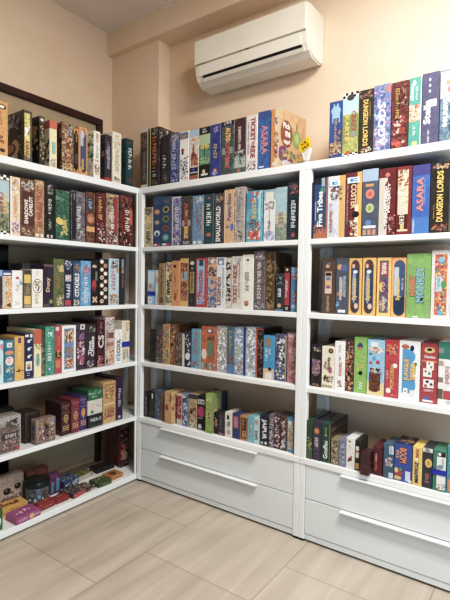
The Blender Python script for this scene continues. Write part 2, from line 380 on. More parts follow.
# ---------------------------------------------------------------- boxes on the shelves
# shelf, near end, far end, base, top, set back, depth (m), label, colours, printed shapes, extras
BOXES = [
('L0', -0.9649, -0.8891, 1.9507, 2.2178, 0.0097, 0.194, 'orange spined board game with round dark emblem at its top atop left unit', 'd99a3e c98a34', [('e', 0.6, 0.9, 0.28, 0.05, '3a3026'), ('e', 0.6, 0.9, 0.16, 0.03, 'e8d9b8'), ('s', 0.5, 0.55, 0.8, 0.3, 'a8702a'), ('s', 0.55, 0.2, 0.36, 0.42, '2c2418'), ('e', 0.62, 0.1, 0.2, 0.035, '3a3026')], {}),
('L0', -0.8023, -0.7549, 1.9507, 2.2155, 0.0113, 0.294, 'large charcoal board game showing dragon art cover and yellow spine atop left unit', '4b4541 5c544e 3d3835', [('r', 0.08, 0.08, 0.72, 0.94, 'd9c92e'), ('p', 0.08, 0.45, 0.72, 0.94, ['e8dc5a', 'b8a020', '7c6a2a', 'f2ead0'], 14), ('e', 0.35, 0.62, 0.22, 0.05, 'f2efe4'), ('t', 'KARAK', 0.4, 0.1, 0.4, 0.5, '8c1e2c', 'd'), ('p', 0.1, 0.03, 0.7, 0.12, ['5c544e', '8a7a60'], 6)], {'left': [('p', 0.1, 0.05, 0.9, 0.95, ['2a211e', '4a2a28', '7a3b2c', 'c08a4a', '5a5450', '2e2a2c', '8a96a0'], 60), ('r', 0.12, 0.8, 0.6, 0.93, '8e9ca8'), ('p', 0.12, 0.68, 0.85, 0.95, ['a8b4bc', '8a949c', '5a5c60'], 10), ('e', 0.66, 0.52, 0.16, 0.2, '3a2a28'), ('e', 0.72, 0.3, 0.13, 0.16, 'd8a860'), ('e', 0.6, 0.12, 0.22, 0.07, 'b8a8a0'), ('t', 'X', 0.5, 0.78, 0.92, 0.3, '8e1e24', 'd'), ('e', 0.5, 0.28, 0.25, 0.14, '5a2a1c'), ('e', 0.55, 0.3, 0.14, 0.09, 'c77a3c'), ('r', 0.92, 0, 1, 1, '57504b')]}),
('L0', -0.7166, -0.684, 1.9507, 2.2079, 0.0081, 0.254, 'black board game with gold flourishes on spine and orange cover swirl atop left unit', '27211e 3a322b', [('r', 0, 0.86, 1, 1, '4e4a46'), ('p', 0.1, 0.1, 0.95, 0.82, ['8f7a4a', 'c9b27a', '5a4632', 'a86a3a', '2a2320'], 26), ('e', 0.5, 0.93, 0.3, 0.03, 'd9d4c8')], {'left': [('e', 0.75, 0.75, 0.2, 0.07, 'd0762e'), ('p', 0.5, 0.3, 1, 0.7, ['b9863e', 'd8b468', '2a2320'], 10)]}),
('L0', -0.6537, -0.6083, 1.9507, 2.2042, 0.0089, 0.194, 'cream board game with orange red top band and teal name plate atop left unit', 'ead9a4 e2cf96', [('r', 0, 0.83, 1, 1, 'cf5f3a'), ('r', 0.3, 0.3, 0.8, 0.55, '6fb5a6'), ('s', 0.55, 0.32, 0.53, 0.25, 'e8e0c0'), ('p', 0.1, 0.02, 0.9, 0.2, ['7fa0a8', 'd9a24a', '5e7f94'], 12)], {'left': [('r', 0, 0.83, 1, 1, 'c4552f'), ('p', 0.3, 0.1, 1, 0.6, ['2e2a28', 'd08a3a', 'e2cf96', '49617a'], 14)]}),
('L0', -0.5752, -0.5009, 1.9507, 2.2187, 0.0122, 0.254, 'thick brown board game covered in crowded tapestry art atop left unit', '5c3a2a 8a5a3c b98a5c 3d2822 a06a48', [('p', 0.05, 0.2, 0.95, 0.95, ['c9a46a', '7a3e2c', 'd9b98a', '4a2c24', '9c6a44', 'b06040'], 46), ('p', 0.45, 0.75, 0.95, 0.97, ['aab4c0', '7a8494'], 8), ('p', 0.05, 0.02, 0.95, 0.18, ['d9bf7c', 'b08a48'], 14)], {'left': [('p', 0.5, 0, 1, 1, ['4a3028', '3a2620', '5c4034'], 20)]}),
('L0', -0.4987, -0.4647, 1.9507, 2.2043, 0.0084, 0.234, 'black board game with an oval emblem beside an orange twin atop left unit', 'd99236 c98430', [('e', 0.45, 0.5, 0.45, 0.47, '1b1c22'), ('r', 0, 0.1, 0.88, 0.88, '1b1c22'), ('s', 0.5, 0.68, 0.88, 0.4, 'c9b87a'), ('e', 0.5, 0.32, 0.36, 0.12, '454a56')], {}),
('L0', -0.462, -0.4024, 1.9507, 2.2254, 0.0093, 0.234, 'orange board game with blue oval picture panel atop left unit', 'dd9636 d08a30', [('e', 0.5, 0.5, 0.36, 0.47, '4a587c'), ('r', 0.15, 0.15, 0.85, 0.85, '4a587c'), ('r', 0.15, 0.6, 0.5, 0.86, 'a8b4c8'), ('e', 0.4, 0.85, 0.22, 0.09, 'b4bece'), ('t', 'Splendor', 0.42, 0.1, 0.34, 0.4, 'e0bc4a', 'u'), ('e', 0.6, 0.12, 0.2, 0.06, '2c3448')], {}),
('L0', -0.3553, -0.3068, 1.9507, 2.2317, 0.012, 0.234, 'white spined board game with red letters and painted green cover atop left unit', 'ece6d6 e6dfcc', [('s', 0.5, 0.72, 0.94, 0.5, 'c43a34'), ('s', 0.5, 0.42, 0.7, 0.45, '3b7f80'), ('p', 0.1, 0.05, 0.9, 0.4, ['c43a34', 'e0b23c', '34466e', '2e6a4c', 'd8d0b8'], 18)], {'left': [('p', 0.4, 0.4, 1, 0.95, ['4f9a3c', '7fbf4a', '2c5f8a', 'e0c53c', '3a7a34'], 26), ('p', 0.4, 0.02, 1, 0.4, ['d9d4a4', 'a8788a', 'e8e4cc'], 14)]}),
('L0', -0.2725, -0.2208, 1.9507, 2.2304, 0.01, 0.214, 'dark purple board game with pale lettering and red foot atop left unit', '39323a 453a44 2c2830', [('s', 0.5, 0.25, 0.85, 0.5, 'b8b4c0'), ('p', 0.1, 0.4, 0.9, 0.75, ['6a4a54', '8a98b4', '4a3c48'], 10), ('r', 0, 0, 1, 0.07, 'b82c30')], {'left': [('p', 0.4, 0.1, 1, 0.9, ['5c4640', 'a8763e', '3a3034'], 14), ('r', 0.3, 0, 1, 0.07, 'b82c30')]}),
('L0', -0.2154, -0.1447, 1.9507, 2.2635, 0.0076, 0.294, 'tall cream board game with faded gold vertical lettering atop left unit', 'e9dfc4 f0e8d2 e2d4b4', [('s', 0.5, 0.2, 0.62, 0.5, 'b59a3c'), ('p', 0.2, 0.6, 0.9, 0.96, ['d6c08a', 'e8d8a8', 'c4b47c'], 14), ('p', 0.1, 0.02, 0.9, 0.12, ['6a6254', 'a89a80'], 8)], {}),
('L0', -0.1028, -0.0425, 1.9507, 2.2511, 0.0084, 0.234, 'dark teal board game with chunky white lettering near right end atop left unit', '1f4548 27545a 1a3a3e', [('s', 0.5, 0.32, 0.8, 0.6, 'ecece6'), ('p', 0.2, 0.08, 0.85, 0.22, ['8c4a44', '5c3438'], 7), ('e', 0.5, 0.92, 0.15, 0.02, '8c5a4c')], {}),
('L1', -0.9732, -0.8794, 1.5609, 1.8586, 0.0158, 0.234, "racing box with checkered rims and yellow lettering at left edge on left unit's first shelf", 'a9b87a 8aa0a0 7c8a5a', [('r', 0.0, 0.92, 1, 1, 'f0ece0'), ('r', 0.0, 0.92, 0.167, 0.96, '1c1a1c'), ('r', 0.167, 0.96, 0.333, 1.0, '1c1a1c'), ('r', 0.333, 0.92, 0.5, 0.96, '1c1a1c'), ('r', 0.5, 0.96, 0.667, 1.0, '1c1a1c'), ('r', 0.667, 0.92, 0.833, 0.96, '1c1a1c'), ('r', 0.833, 0.96, 1.0, 1.0, '1c1a1c'), ('r', 0.0, 0, 1, 0.06, 'f0ece0'), ('r', 0.0, 0.0, 0.167, 0.03, '1c1a1c'), ('r', 0.167, 0.03, 0.333, 0.06, '1c1a1c'), ('r', 0.333, 0.0, 0.5, 0.03, '1c1a1c'), ('r', 0.5, 0.03, 0.667, 0.06, '1c1a1c'), ('r', 0.667, 0.0, 0.833, 0.03, '1c1a1c'), ('r', 0.833, 0.03, 1.0, 0.06, '1c1a1c'), ('r', 0, 0.55, 1, 0.9, '9fc0c8'), ('p', 0, 0.06, 1, 0.35, ['6a7a3c', '8c7a48', '4f5c34'], 16), ('t', 'CRAZY', 0.55, 0.35, 0.7, 0.28, 'b0402c', 'd'), ('t', 'KARTS', 0.78, 0.34, 0.68, 0.26, 'e6b52c', 'd')], {}),
('L1', -0.8757, -0.8216, 1.5609, 1.8588, 0.0121, 0.254, "pastel cream pink and yellow board game with violet flowers on left unit's first shelf", 'e8d0a0 e2b98c ecdcb8 d9a8a0', [('p', 0.1, 0.05, 0.9, 0.22, ['8a5aa0', 'b48ac0', '7a6aa8'], 10), ('s', 0.5, 0.3, 0.68, 0.4, 'cf7f78'), ('p', 0.1, 0.75, 0.9, 0.98, ['8aa8a0', 'c8a0b0', 'e0b070'], 10), ('e', 0.4, 0.9, 0.15, 0.03, 'c87a3a'), ('r', 0, 0, 0.12, 1, 'f0ead8')], {}),
('L1', -0.8189, -0.7396, 1.5609, 1.8618, 0.0124, 0.264, "brown board game with two lines of bold white lettering on left unit's first shelf", '6a3c2c 7a4a34 57302a', [('p', 0.05, 0.78, 0.95, 0.98, ['c4a47c', '8aa4b8', '4a3a34', 'd8c4a0'], 18), ('r', 0.12, 0.2, 0.92, 0.78, '5c2c26'), ('t', 'SHADOWS', 0.38, 0.22, 0.64, 0.28, 'efe6d4', 'u'), ('t', 'CAMELOT', 0.7, 0.36, 0.7, 0.26, 'efe6d4', 'u'), ('p', 0.05, 0.02, 0.95, 0.16, ['a07a50', 'c8b8a0', '7a5a40'], 14)], {}),
('L1', -0.7367, -0.6803, 1.5609, 1.8684, 0.0161, 0.254, "tan board game with worn orange vertical lettering on left unit's first shelf", 'b98a58 a87448 c89c6a', [('p', 0.2, 0.86, 0.8, 0.98, ['d0b890', '8a6a48'], 6), ('s', 0.5, 0.18, 0.84, 0.6, 'a6462c'), ('r', 0.1, 0.02, 0.4, 0.07, 'e0d8c8'), ('r', 0.6, 0.02, 0.85, 0.07, 'e0d8c8')], {}),
('L1', -0.6778, -0.618, 1.5609, 1.8706, 0.0154, 0.254, "black board game with widely spaced silver letters on left unit's first shelf", '1d1b1c 262324', [('p', 0.25, 0.78, 0.85, 0.96, ['7c8480', 'a8aca4', '4a504c'], 12), ('s', 0.5, 0.42, 0.7, 0.42, 'd8d6ce'), ('s', 0.5, 0.14, 0.34, 0.36, 'b4b2aa'), ('r', 0.2, 0.02, 0.42, 0.07, 'c8c4ba'), ('r', 0.6, 0.02, 0.8, 0.07, 'c8c4ba')], {}),
('L1', -0.6129, -0.5233, 1.5609, 1.838, 0.0124, 0.254, "mottled green board game with a yellow figure on spine on left unit's first shelf", '2d5f4a 3f7a5e 1f463c 55957a', [('e', 0.22, 0.38, 0.2, 0.07, 'd9b62c'), ('e', 0.36, 0.34, 0.18, 0.04, 'e2c040'), ('p', 0.35, 0.08, 0.85, 0.42, ['c9b03a', 'a89a3c', 'e0cc60'], 20), ('s', 0.62, 0.12, 0.5, 0.18, 'c8b24a')], {}),
('L1', -0.5099, -0.4144, 1.5609, 1.8503, 0.014, 0.254, "grey stormy board game with silver blackletter vertical title on left unit's first shelf", '5a545c 8a848c 3c383f a8a2a8', [('r', 0.04, 0.04, 0.34, 0.97, '2e2a32'), ('s', 0.52, 0.24, 0.7, 0.34, 'dad6d8'), ('p', 0.5, 0.02, 0.98, 0.22, ['c8c2c4', '8a848a', '4a464c'], 14), ('s', 0.2, 0.82, 0.94, 0.1, 'd8d4d4')], {}),
('L1', -0.4059, -0.3379, 1.5609, 1.8626, 0.0188, 0.254, "bronze fantasy board game with pale blue logo up top on left unit's first shelf", '7a4a34 5c3628 9c6440', [('r', 0.2, 0.64, 0.72, 0.88, '38516a'), ('s', 0.45, 0.66, 0.86, 0.4, 'b8d0e0'), ('e', 0.5, 0.48, 0.38, 0.1, 'b06a44'), ('e', 0.5, 0.46, 0.25, 0.06, 'c98a60'), ('r', 0.1, 0.22, 0.95, 0.32, 'e0a050'), ('p', 0.1, 0.02, 0.9, 0.2, ['6a3c2c', 'a86a48', '3c2420'], 12)], {}),
('L1', -0.3342, -0.261, 1.5609, 1.869, 0.0144, 0.244, "dark red battle game with upright yellow title on left unit's first shelf", '5c2420 7a3028 43201e', [('s', 0.42, 0.46, 0.92, 0.48, 'e6b234'), ('p', 0.1, 0.04, 0.9, 0.42, ['b04838', '3a3034', 'd8c8b8', '8a3028', '5a4a4c'], 26)], {}),
('L1', -0.254, -0.1535, 1.5609, 1.8796, 0.0184, 0.254, "pale warlike board game with red streaks and white title on left unit's first shelf", 'b8a890 a08c78 8c3834 cbbca4', [('p', 0.1, 0.75, 0.7, 0.98, ['6a6a4a', 'd8b84a', '4a4038'], 10), ('r', 0.62, 0.2, 0.9, 0.95, 'a83834'), ('s', 0.5, 0.3, 0.75, 0.32, 'f0ece4'), ('p', 0.1, 0.02, 0.9, 0.28, ['4a3c38', '2e2624', 'a8443c', 'd8d0c0'], 20)], {}),
('L1', -0.1494, -0.0375, 1.5609, 1.8837, 0.0152, 0.234, "red and black war game with jagged white lettering on left unit's first shelf", '6a2824 8a302a 33201e', [('p', 0.05, 0.7, 0.95, 0.98, ['4a3430', '8a6a50', '2a201e', 'a84a34'], 20), ('r', 0.75, 0.45, 0.98, 0.75, 'c85a2c'), ('s', 0.58, 0.28, 0.72, 0.4, 'e6e0d8'), ('p', 0.05, 0.02, 0.95, 0.28, ['3a2220', 'd8ccb8', '8a3a30', '2a1a1a'], 20)], {}),
('L2', -0.9591, -0.912, 1.1846, 1.3805, 0.023, 0.114, "purple box with sky blue top at shelf left edge on left unit's second shelf", '4a4560 57507a', [('r', 0, 0.85, 1, 1, '7ab0d8'), ('r', 0.4, 0.1, 1, 0.8, '3c3448')], {}),
('L2', -0.9098, -0.8605, 1.1846, 1.3812, 0.0259, 0.114, "small box with navy top and orange dune artwork on left unit's second shelf", 'e0d0b0 d8a860 e8dcc0', [('r', 0, 0.85, 1, 1, '3a4a86'), ('r', 0.1, 0.88, 0.9, 0.93, 'd8e0ec'), ('p', 0.3, 0.2, 0.95, 0.8, ['e0943a', 'c87a34', 'e8b868'], 18), ('r', 0.1, 0.15, 0.25, 0.8, 'a8c8d8'), ('p', 0.4, 0.03, 0.95, 0.14, ['3a3430', '6a5a48'], 8)], {}),
('L2', -0.8583, -0.8009, 1.1846, 1.3819, 0.0262, 0.114, "white box with tiny red bird and blue streak on left unit's second shelf", 'ece8e0 e6e2da', [('e', 0.5, 0.8, 0.17, 0.035, 'b83a34'), ('r', 0.7, 0.66, 0.85, 0.78, '7ab0d8'), ('r', 0.78, 0.62, 0.95, 0.7, '5a94c8'), ('s', 0.5, 0.42, 0.62, 0.5, 'b8b2aa'), ('s', 0.5, 0.08, 0.2, 0.5, 'c4bcb2')], {}),
('L2', -0.7981, -0.75, 1.1846, 1.3848, 0.0229, 0.114, "olive grey box with two bright yellow blocks on left unit's second shelf", '6a6248 7a705a 59523c', [('r', 0.1, 0.66, 0.85, 0.88, 'e2b822'), ('r', 0.1, 0.1, 0.85, 0.32, 'e2b822'), ('s', 0.48, 0.36, 0.62, 0.5, 'b8a868'), ('r', 0.1, 0.9, 0.9, 0.99, '4a463c'), ('r', 0.1, 0.01, 0.9, 0.08, 'a89c84')], {}),
('L2', -0.7477, -0.6825, 1.1846, 1.3921, 0.0257, 0.114, "white box with inked circle drawing and gold word on left unit's second shelf", 'eae6dc e4dfd2', [('e', 0.5, 0.56, 0.44, 0.19, '4a4642'), ('e', 0.5, 0.56, 0.4, 0.17, 'e8e2d6'), ('p', 0.2, 0.42, 0.8, 0.7, ['3c3834', 'd8b07a', 'e8e0d0', '8a7a68'], 14), ('s', 0.5, 0.8, 0.95, 0.4, 'cfc8bc'), ('s', 0.42, 0.08, 0.34, 0.42, 'c89a3a')], {}),
('L2', -0.6803, -0.6229, 1.1846, 1.4201, 0.0231, 0.114, "aubergine purple box with small gold script on left unit's second shelf", '3a2a42 453250 2e2236', [('r', 0.02, 0.95, 1, 1, '7a5a60'), ('t', 'Duxy', 0.5, 0.36, 0.7, 0.5, 'd8b888', 'u'), ('e', 0.8, 0.13, 0.2, 0.05, '8a9a3c'), ('r', 0.0, 0.0, 0.7, 0.08, '5c544c')], {}),
('L2', -0.6192, -0.5495, 1.1846, 1.4544, 0.0223, 0.1225, "tall olive green board game with orange lettering on left unit's second shelf", '5f6a34 6c7640 525c2c', [('p', 0.3, 0.72, 0.95, 0.88, ['d8b868', 'c89a58', 'e8d090'], 10), ('s', 0.4, 0.38, 0.64, 0.42, 'b8742c'), ('p', 0.3, 0.02, 0.95, 0.26, ['d8c060', 'c06a4a', 'd8d8a8', '5a8a9a'], 18)], {}),
('L2', -0.5468, -0.4931, 1.1846, 1.4515, 0.0269, 0.214, "navy dice covered box with red foot panel on left unit's second shelf", '2c3450 3a4260 242a44', [('p', 0.05, 0.75, 0.95, 0.98, ['c8ccd8', '8a94b0', '3a4468'], 10), ('r', 0.15, 0.54, 0.85, 0.68, 'c8b8b8'), ('p', 0.2, 0.56, 0.8, 0.66, ['8a4a4a', 'e8d8d8', '5a4a5a'], 6), ('s', 0.5, 0.16, 0.48, 0.6, 'd8dce8'), ('r', 0.1, 0.02, 0.85, 0.14, 'c43440')], {}),
('L2', -0.489, -0.4386, 1.1846, 1.4375, 0.0227, 0.214, "steel blue box with large white vertical lettering on left unit's second shelf", '3f5f7a 4c6e8a 35506a', [('p', 0.2, 0.8, 0.9, 0.98, ['c89a78', 'a87a5a', '5a4438'], 8), ('t', 'CITADELS', 0.5, 0.22, 0.76, 0.6, 'eceae4', 'u'), ('p', 0.1, 0.02, 0.95, 0.15, ['e0d0b0', 'c8b8a0', '8a6a50'], 10)], {}),
('L2', -0.4364, -0.3622, 1.1846, 1.4529, 0.0247, 0.214, "sky blue box with red creature and white pink letters on left unit's second shelf", '4f9fd0 62aeda 4490c4', [('p', 0.2, 0.68, 0.95, 0.9, ['c83a3a', 'd85a50', 'a82c34', 'e8b8b0'], 16), ('s', 0.5, 0.06, 0.64, 0.4, 'f2d8dc'), ('p', 0.05, 0.05, 0.95, 0.4, ['8ac4e4', '5aaad8'], 10)], {}),
('L2', -0.36, -0.3044, 1.1846, 1.461, 0.0255, 0.214, "black box with red car and pink crossed tape on left unit's second shelf", '242424 2c2b2a', [('e', 0.45, 0.86, 0.32, 0.035, 'c8a890'), ('r', 0.55, 0.55, 0.85, 0.75, '7a7c78'), ('e', 0.4, 0.45, 0.3, 0.12, 'c03030'), ('e', 0.42, 0.36, 0.22, 0.06, '8a2428'), ('e', 0.5, 0.13, 0.18, 0.035, 'd8b090'), ('e', 0.3, 0.17, 0.12, 0.03, 'd8b090'), ('e', 0.7, 0.17, 0.12, 0.03, 'd8b090'), ('e', 0.3, 0.09, 0.12, 0.03, 'd8b090'), ('e', 0.7, 0.09, 0.12, 0.03, 'd8b090')], {}),
('L2', -0.3022, -0.2293, 1.1846, 1.4705, 0.0236, 0.214, "black box patterned with cream round tokens on left unit's second shelf", '2a2420 322b26', [('e', 0.3, 0.94, 0.2, 0.045, 'e8dcc8'), ('e', 0.68, 0.855, 0.2, 0.045, 'd8a878'), ('e', 0.3, 0.77, 0.2, 0.045, 'e0d0b4'), ('e', 0.68, 0.685, 0.2, 0.045, 'e6e0d4'), ('e', 0.3, 0.6, 0.2, 0.045, 'e8dcc8'), ('e', 0.68, 0.515, 0.2, 0.045, 'd8a878'), ('e', 0.3, 0.43, 0.2, 0.045, 'e0d0b4'), ('e', 0.68, 0.345, 0.2, 0.045, 'e6e0d4'), ('e', 0.3, 0.26, 0.2, 0.045, 'e8dcc8'), ('e', 0.68, 0.175, 0.2, 0.045, 'd8a878'), ('e', 0.3, 0.09, 0.2, 0.045, 'e0d0b4'), ('e', 0.3, 0.94, 0.12, 0.027, 'f2ead8'), ('e', 0.68, 0.855, 0.12, 0.027, 'b87a50'), ('e', 0.3, 0.77, 0.12, 0.027, 'f2ead8'), ('e', 0.68, 0.685, 0.12, 0.027, 'f2ead8'), ('e', 0.3, 0.6, 0.12, 0.027, 'b87a50'), ('e', 0.68, 0.515, 0.12, 0.027, 'f2ead8'), ('e', 0.3, 0.43, 0.12, 0.027, 'f2ead8'), ('e', 0.68, 0.345, 0.12, 0.027, 'b87a50'), ('e', 0.3, 0.26, 0.12, 0.027, 'f2ead8'), ('e', 0.68, 0.175, 0.12, 0.027, 'f2ead8'), ('e', 0.3, 0.09, 0.12, 0.027, 'b87a50')], {}),
('L2', -0.223, -0.1399, 1.1846, 1.4774, 0.0268, 0.214, "pale blue dessert box with pink letters over brown cake on left unit's second shelf", 'b8d4dc a8c8d4', [('p', 0.2, 0.8, 0.9, 0.97, ['6a5a4a', '8a8474', '4a3e34'], 12), ('s', 0.42, 0.3, 0.8, 0.5, 'c8487a'), ('e', 0.85, 0.75, 0.15, 0.06, 'c89a50'), ('p', 0.05, 0.02, 0.95, 0.24, ['a8703a', 'c88a48', '8a5a30', 'e0b070'], 24)], {}),
('L2', -0.1377, -0.094, 1.1846, 1.4835, 0.023, 0.214, "thin black game with white and pink lettering on left unit's second shelf", '2a2c2e 33363a', [('s', 0.55, 0.66, 0.97, 0.5, 'd8d6d0'), ('s', 0.55, 0.36, 0.64, 0.45, 'b86a78')], {}),
('L2', -0.7302, -0.601, 1.1846, 1.4262, 0.1479, 0.124, "dark grey box lying behind small white boxes on left unit's second shelf", '3a3a3c 4a4a4c', [], {}),
('L2', -0.5764, -0.4826, 1.1846, 1.4524, 0.291, 0.019, "flat tan edged box standing at rear behind aubergine box on left unit's second shelf", '6a5436 3c3834', [('r', 0, 0.93, 1, 1, '8a7044')], {}),
('L3', -0.9575, -0.901, 0.8046, 1.022, 0.0329, 0.134, "pale cyan box with pink lettering at shelf left edge on left unit's third shelf", 'a8d8dc b4e0e2', [('p', 0.4, 0.75, 1, 0.95, ['c86a9a', 'e0b0c8'], 6), ('s', 0.6, 0.2, 0.6, 0.4, 'c87a6a')], {}),
('L3', -0.8988, -0.8449, 0.8046, 1.021, 0.0288, 0.154, "teal box with red and white bubble word on left unit's third shelf", '1f7a94 268aa4 1a6c84', [('r', 0.25, 0.83, 0.75, 0.94, 'd8e0d4'), ('e', 0.5, 0.88, 0.12, 0.02, 'c85a4a'), ('e', 0.5, 0.7, 0.42, 0.05, 'd89048'), ('e', 0.5, 0.5, 0.4, 0.11, 'e8d0cc'), ('s', 0.5, 0.42, 0.58, 0.5, 'c83a44'), ('p', 0.15, 0.2, 0.9, 0.35, ['d8d4a0', 'c88a60', '7ac0c8'], 10), ('s', 0.5, 0.03, 0.09, 0.6, 'a8d8e0')], {}),
('L3', -0.8427, -0.789, 0.8046, 1.0355, 0.0299, 0.164, "bright yellow box with black diver silhouette on left unit's third shelf", 'e0a822 dba01c', [('r', 0.35, 0.85, 0.65, 0.97, '34466a'), ('e', 0.5, 0.91, 0.1, 0.03, 'a83a44'), ('s', 0.48, 0.36, 0.78, 0.4, 'f0d890'), ('e', 0.5, 0.21, 0.42, 0.015, '1c1a1c'), ('e', 0.48, 0.22, 0.14, 0.035, '1c1a1c'), ('e', 0.6, 0.22, 0.09, 0.03, 'c89a28')], {}),
('L3', -0.7868, -0.7351, 0.8046, 1.0481, 0.0333, 0.174, "navy box with row of white cat figures on left unit's third shelf", '26305e 2e3a6c', [('r', 0.1, 0.92, 0.5, 0.97, 'e0dcd4'), ('r', 0.65, 0.9, 0.9, 0.98, 'e0dcd4'), ('e', 0.5, 0.82, 0.16, 0.035, 'e0dcd8'), ('e', 0.5, 0.65, 0.16, 0.035, 'e0dcd8'), ('e', 0.5, 0.48, 0.16, 0.035, 'e0dcd8'), ('r', 0.55, 0.84, 0.85, 0.86, 'e0dcd8'), ('r', 0.55, 0.67, 0.85, 0.69, 'e0dcd8'), ('r', 0.55, 0.5, 0.85, 0.52, 'e0dcd8'), ('r', 0.15, 0.17, 0.85, 0.38, 'e0dcd4'), ('e', 0.5, 0.27, 0.22, 0.06, 'c8944a'), ('r', 0.3, 0.2, 0.7, 0.25, '3a5a9a'), ('s', 0.5, 0.03, 0.13, 0.6, 'c8ccd8')], {}),
('L3', -0.7328, -0.6889, 0.8046, 1.0644, 0.0288, 0.274, "cream box with broad orange top band and teal plate on left unit's third shelf", 'ecdca8 e6d49c', [('r', 0, 0.7, 1, 1, 'cc5c30'), ('e', 0.5, 0.36, 0.3, 0.15, '8ac4b4'), ('s', 0.5, 0.24, 0.48, 0.35, '3a7a74'), ('p', 0.05, 0.55, 0.95, 0.7, ['8a7a5a', 'e0c880'], 8)], {}),
('L3', -0.6867, -0.6656, 0.8046, 1.0569, 0.0334, 0.234, "narrow brown box wedged between orange topped and green boxes on left unit's third shelf", '6a5238 5a4630 7a6244', [('p', 0.1, 0.05, 0.95, 0.7, ['a89a78', '8a7a54', '4a3a2a'], 12)], {}),
('L3', -0.6634, -0.604, 0.8046, 1.0757, 0.0323, 0.264, "mint green box with white script lettering on left unit's third shelf", '2f9a80 38a68a 2a8e76', [('p', 0.2, 0.78, 0.8, 0.9, ['c8ece0', '8ad0bc'], 6), ('s', 0.45, 0.28, 0.68, 0.5, 'dceee4'), ('e', 0.45, 0.12, 0.2, 0.035, '4a6ab4'), ('e', 0.45, 0.12, 0.1, 0.02, 'd8ece4')], {}),
('L3', -0.6018, -0.558, 0.8046, 1.0756, 0.033, 0.234, "slim red box with yellow black logo on left unit's third shelf", 'b83a44 c2424c', [('r', 0.1, 0.9, 0.6, 0.98, 'e0c8c0'), ('s', 0.55, 0.58, 0.78, 0.4, 'd89a48'), ('e', 0.5, 0.4, 0.45, 0.08, '3a302c'), ('s', 0.5, 0.34, 0.48, 0.5, 'e8c83a'), ('r', 0.1, 0.12, 0.8, 0.28, 'd87a4a')], {}),
('L3', -0.5554, -0.461, 0.8046, 1.0733, 0.0328, 0.254, "white framed box filled with cartoon faces on left unit's third shelf", 'ece8de e6e2d8', [('r', 0.14, 0.06, 0.84, 0.94, '6a94c4'), ('e', 0.5, 0.76, 0.34, 0.14, 'e0b890'), ('p', 0.2, 0.62, 0.8, 0.92, ['c86a4a', 'e8c8a0', '4a7a4a', 'a83a34', '3c2c28'], 18), ('p', 0.15, 0.3, 0.83, 0.55, ['5a8a5a', '8a5a3c', 'c8a070', 'd87a3a', '4a3a34'], 24), ('e', 0.5, 0.2, 0.3, 0.11, 'e0a880'), ('p', 0.16, 0.07, 0.82, 0.3, ['c84a40', 'e0c0a0', '4a8a6a', '7a3a30'], 16)], {}),
('L3', -0.4588, -0.3922, 0.8046, 1.0798, 0.0329, 0.244, "plum box with pink creatures and white top tag on left unit's third shelf", '4a3a48 5a465a 3a2e3a', [('r', 0.4, 0.87, 0.9, 0.98, 'd8d4cc'), ('r', 0.55, 0.9, 0.75, 0.95, '3a3436'), ('p', 0.3, 0.65, 0.8, 0.82, ['a86a9a', 'c88ab4', '7a5a9a'], 10), ('p', 0.1, 0.1, 0.9, 0.62, ['d86a80', 'c84a5a', 'e8b0b8', '8a6aa0', 'e0d8d8'], 30)], {}),
('L3', -0.39, -0.3174, 0.8046, 1.0713, 0.0328, 0.244, "dark plum box with white fairytale lettering on left unit's third shelf", '3f3038 4c3a44 342830', [('p', 0.3, 0.82, 0.95, 0.95, ['c8a878', '7aa0a8', '4a3a44'], 8), ('t', 'Time', 0.38, 0.3, 0.62, 0.34, 'e8e4e4', 'u'), ('t', 'Cheats', 0.65, 0.26, 0.72, 0.34, 'e8e4e4', 'u'), ('p', 0.1, 0.02, 0.8, 0.18, ['a8a0a8', '6a5c66'], 8)], {}),
('L3', -0.3129, -0.2509, 0.8046, 1.0929, 0.0285, 0.244, "maroon box with two large pale capital letters on left unit's third shelf", '4a242c 582c34 3c2026', [('s', 0.5, 0.7, 0.95, 0.4, 'a87a80'), ('t', 'CS', 0.5, 0.4, 0.68, 0.7, 'e0d0d0', 'u'), ('p', 0.1, 0.04, 0.8, 0.24, ['b86a74', '8a444c', 'c88a90'], 12), ('r', 0.05, 0.01, 0.9, 0.05, 'c07078')], {}),
('L3', -0.2462, -0.1712, 0.8046, 1.1072, 0.0292, 0.234, "pinkish white box with brown photo squares on left unit's third shelf", 'c8a8a0 d8c4bc a87470', [('p', 0.2, 0.75, 0.95, 0.97, ['a8c0c8', '8a4a50', 'e0d8d4'], 10), ('r', 0.35, 0.56, 0.9, 0.68, '8a5a40'), ('r', 0.35, 0.4, 0.9, 0.48, 'b87848'), ('s', 0.2, 0.3, 0.75, 0.3, '8a3a50'), ('r', 0.4, 0.06, 0.8, 0.36, 'd89a60'), ('p', 0.4, 0.06, 0.8, 0.36, ['b8743a', 'e8c890'], 8), ('p', 0.05, 0.02, 0.3, 0.2, ['3a2c2c', '8a6a64'], 5)], {}),
('L3', -0.1684, -0.1083, 0.8046, 1.0237, 0.0303, 0.194, "white box with blue and black capital lettering on left unit's third shelf", 'eeece6 e8e6e0', [('t', 'ICE', 0.5, 0.08, 0.3, 0.55, '3a8ac8', 'u'), ('t', 'COOL', 0.5, 0.31, 0.72, 0.55, '1c1c1e', 'u'), ('s', 0.5, 0.84, 0.94, 0.3, 'a8b4c0')], {}),
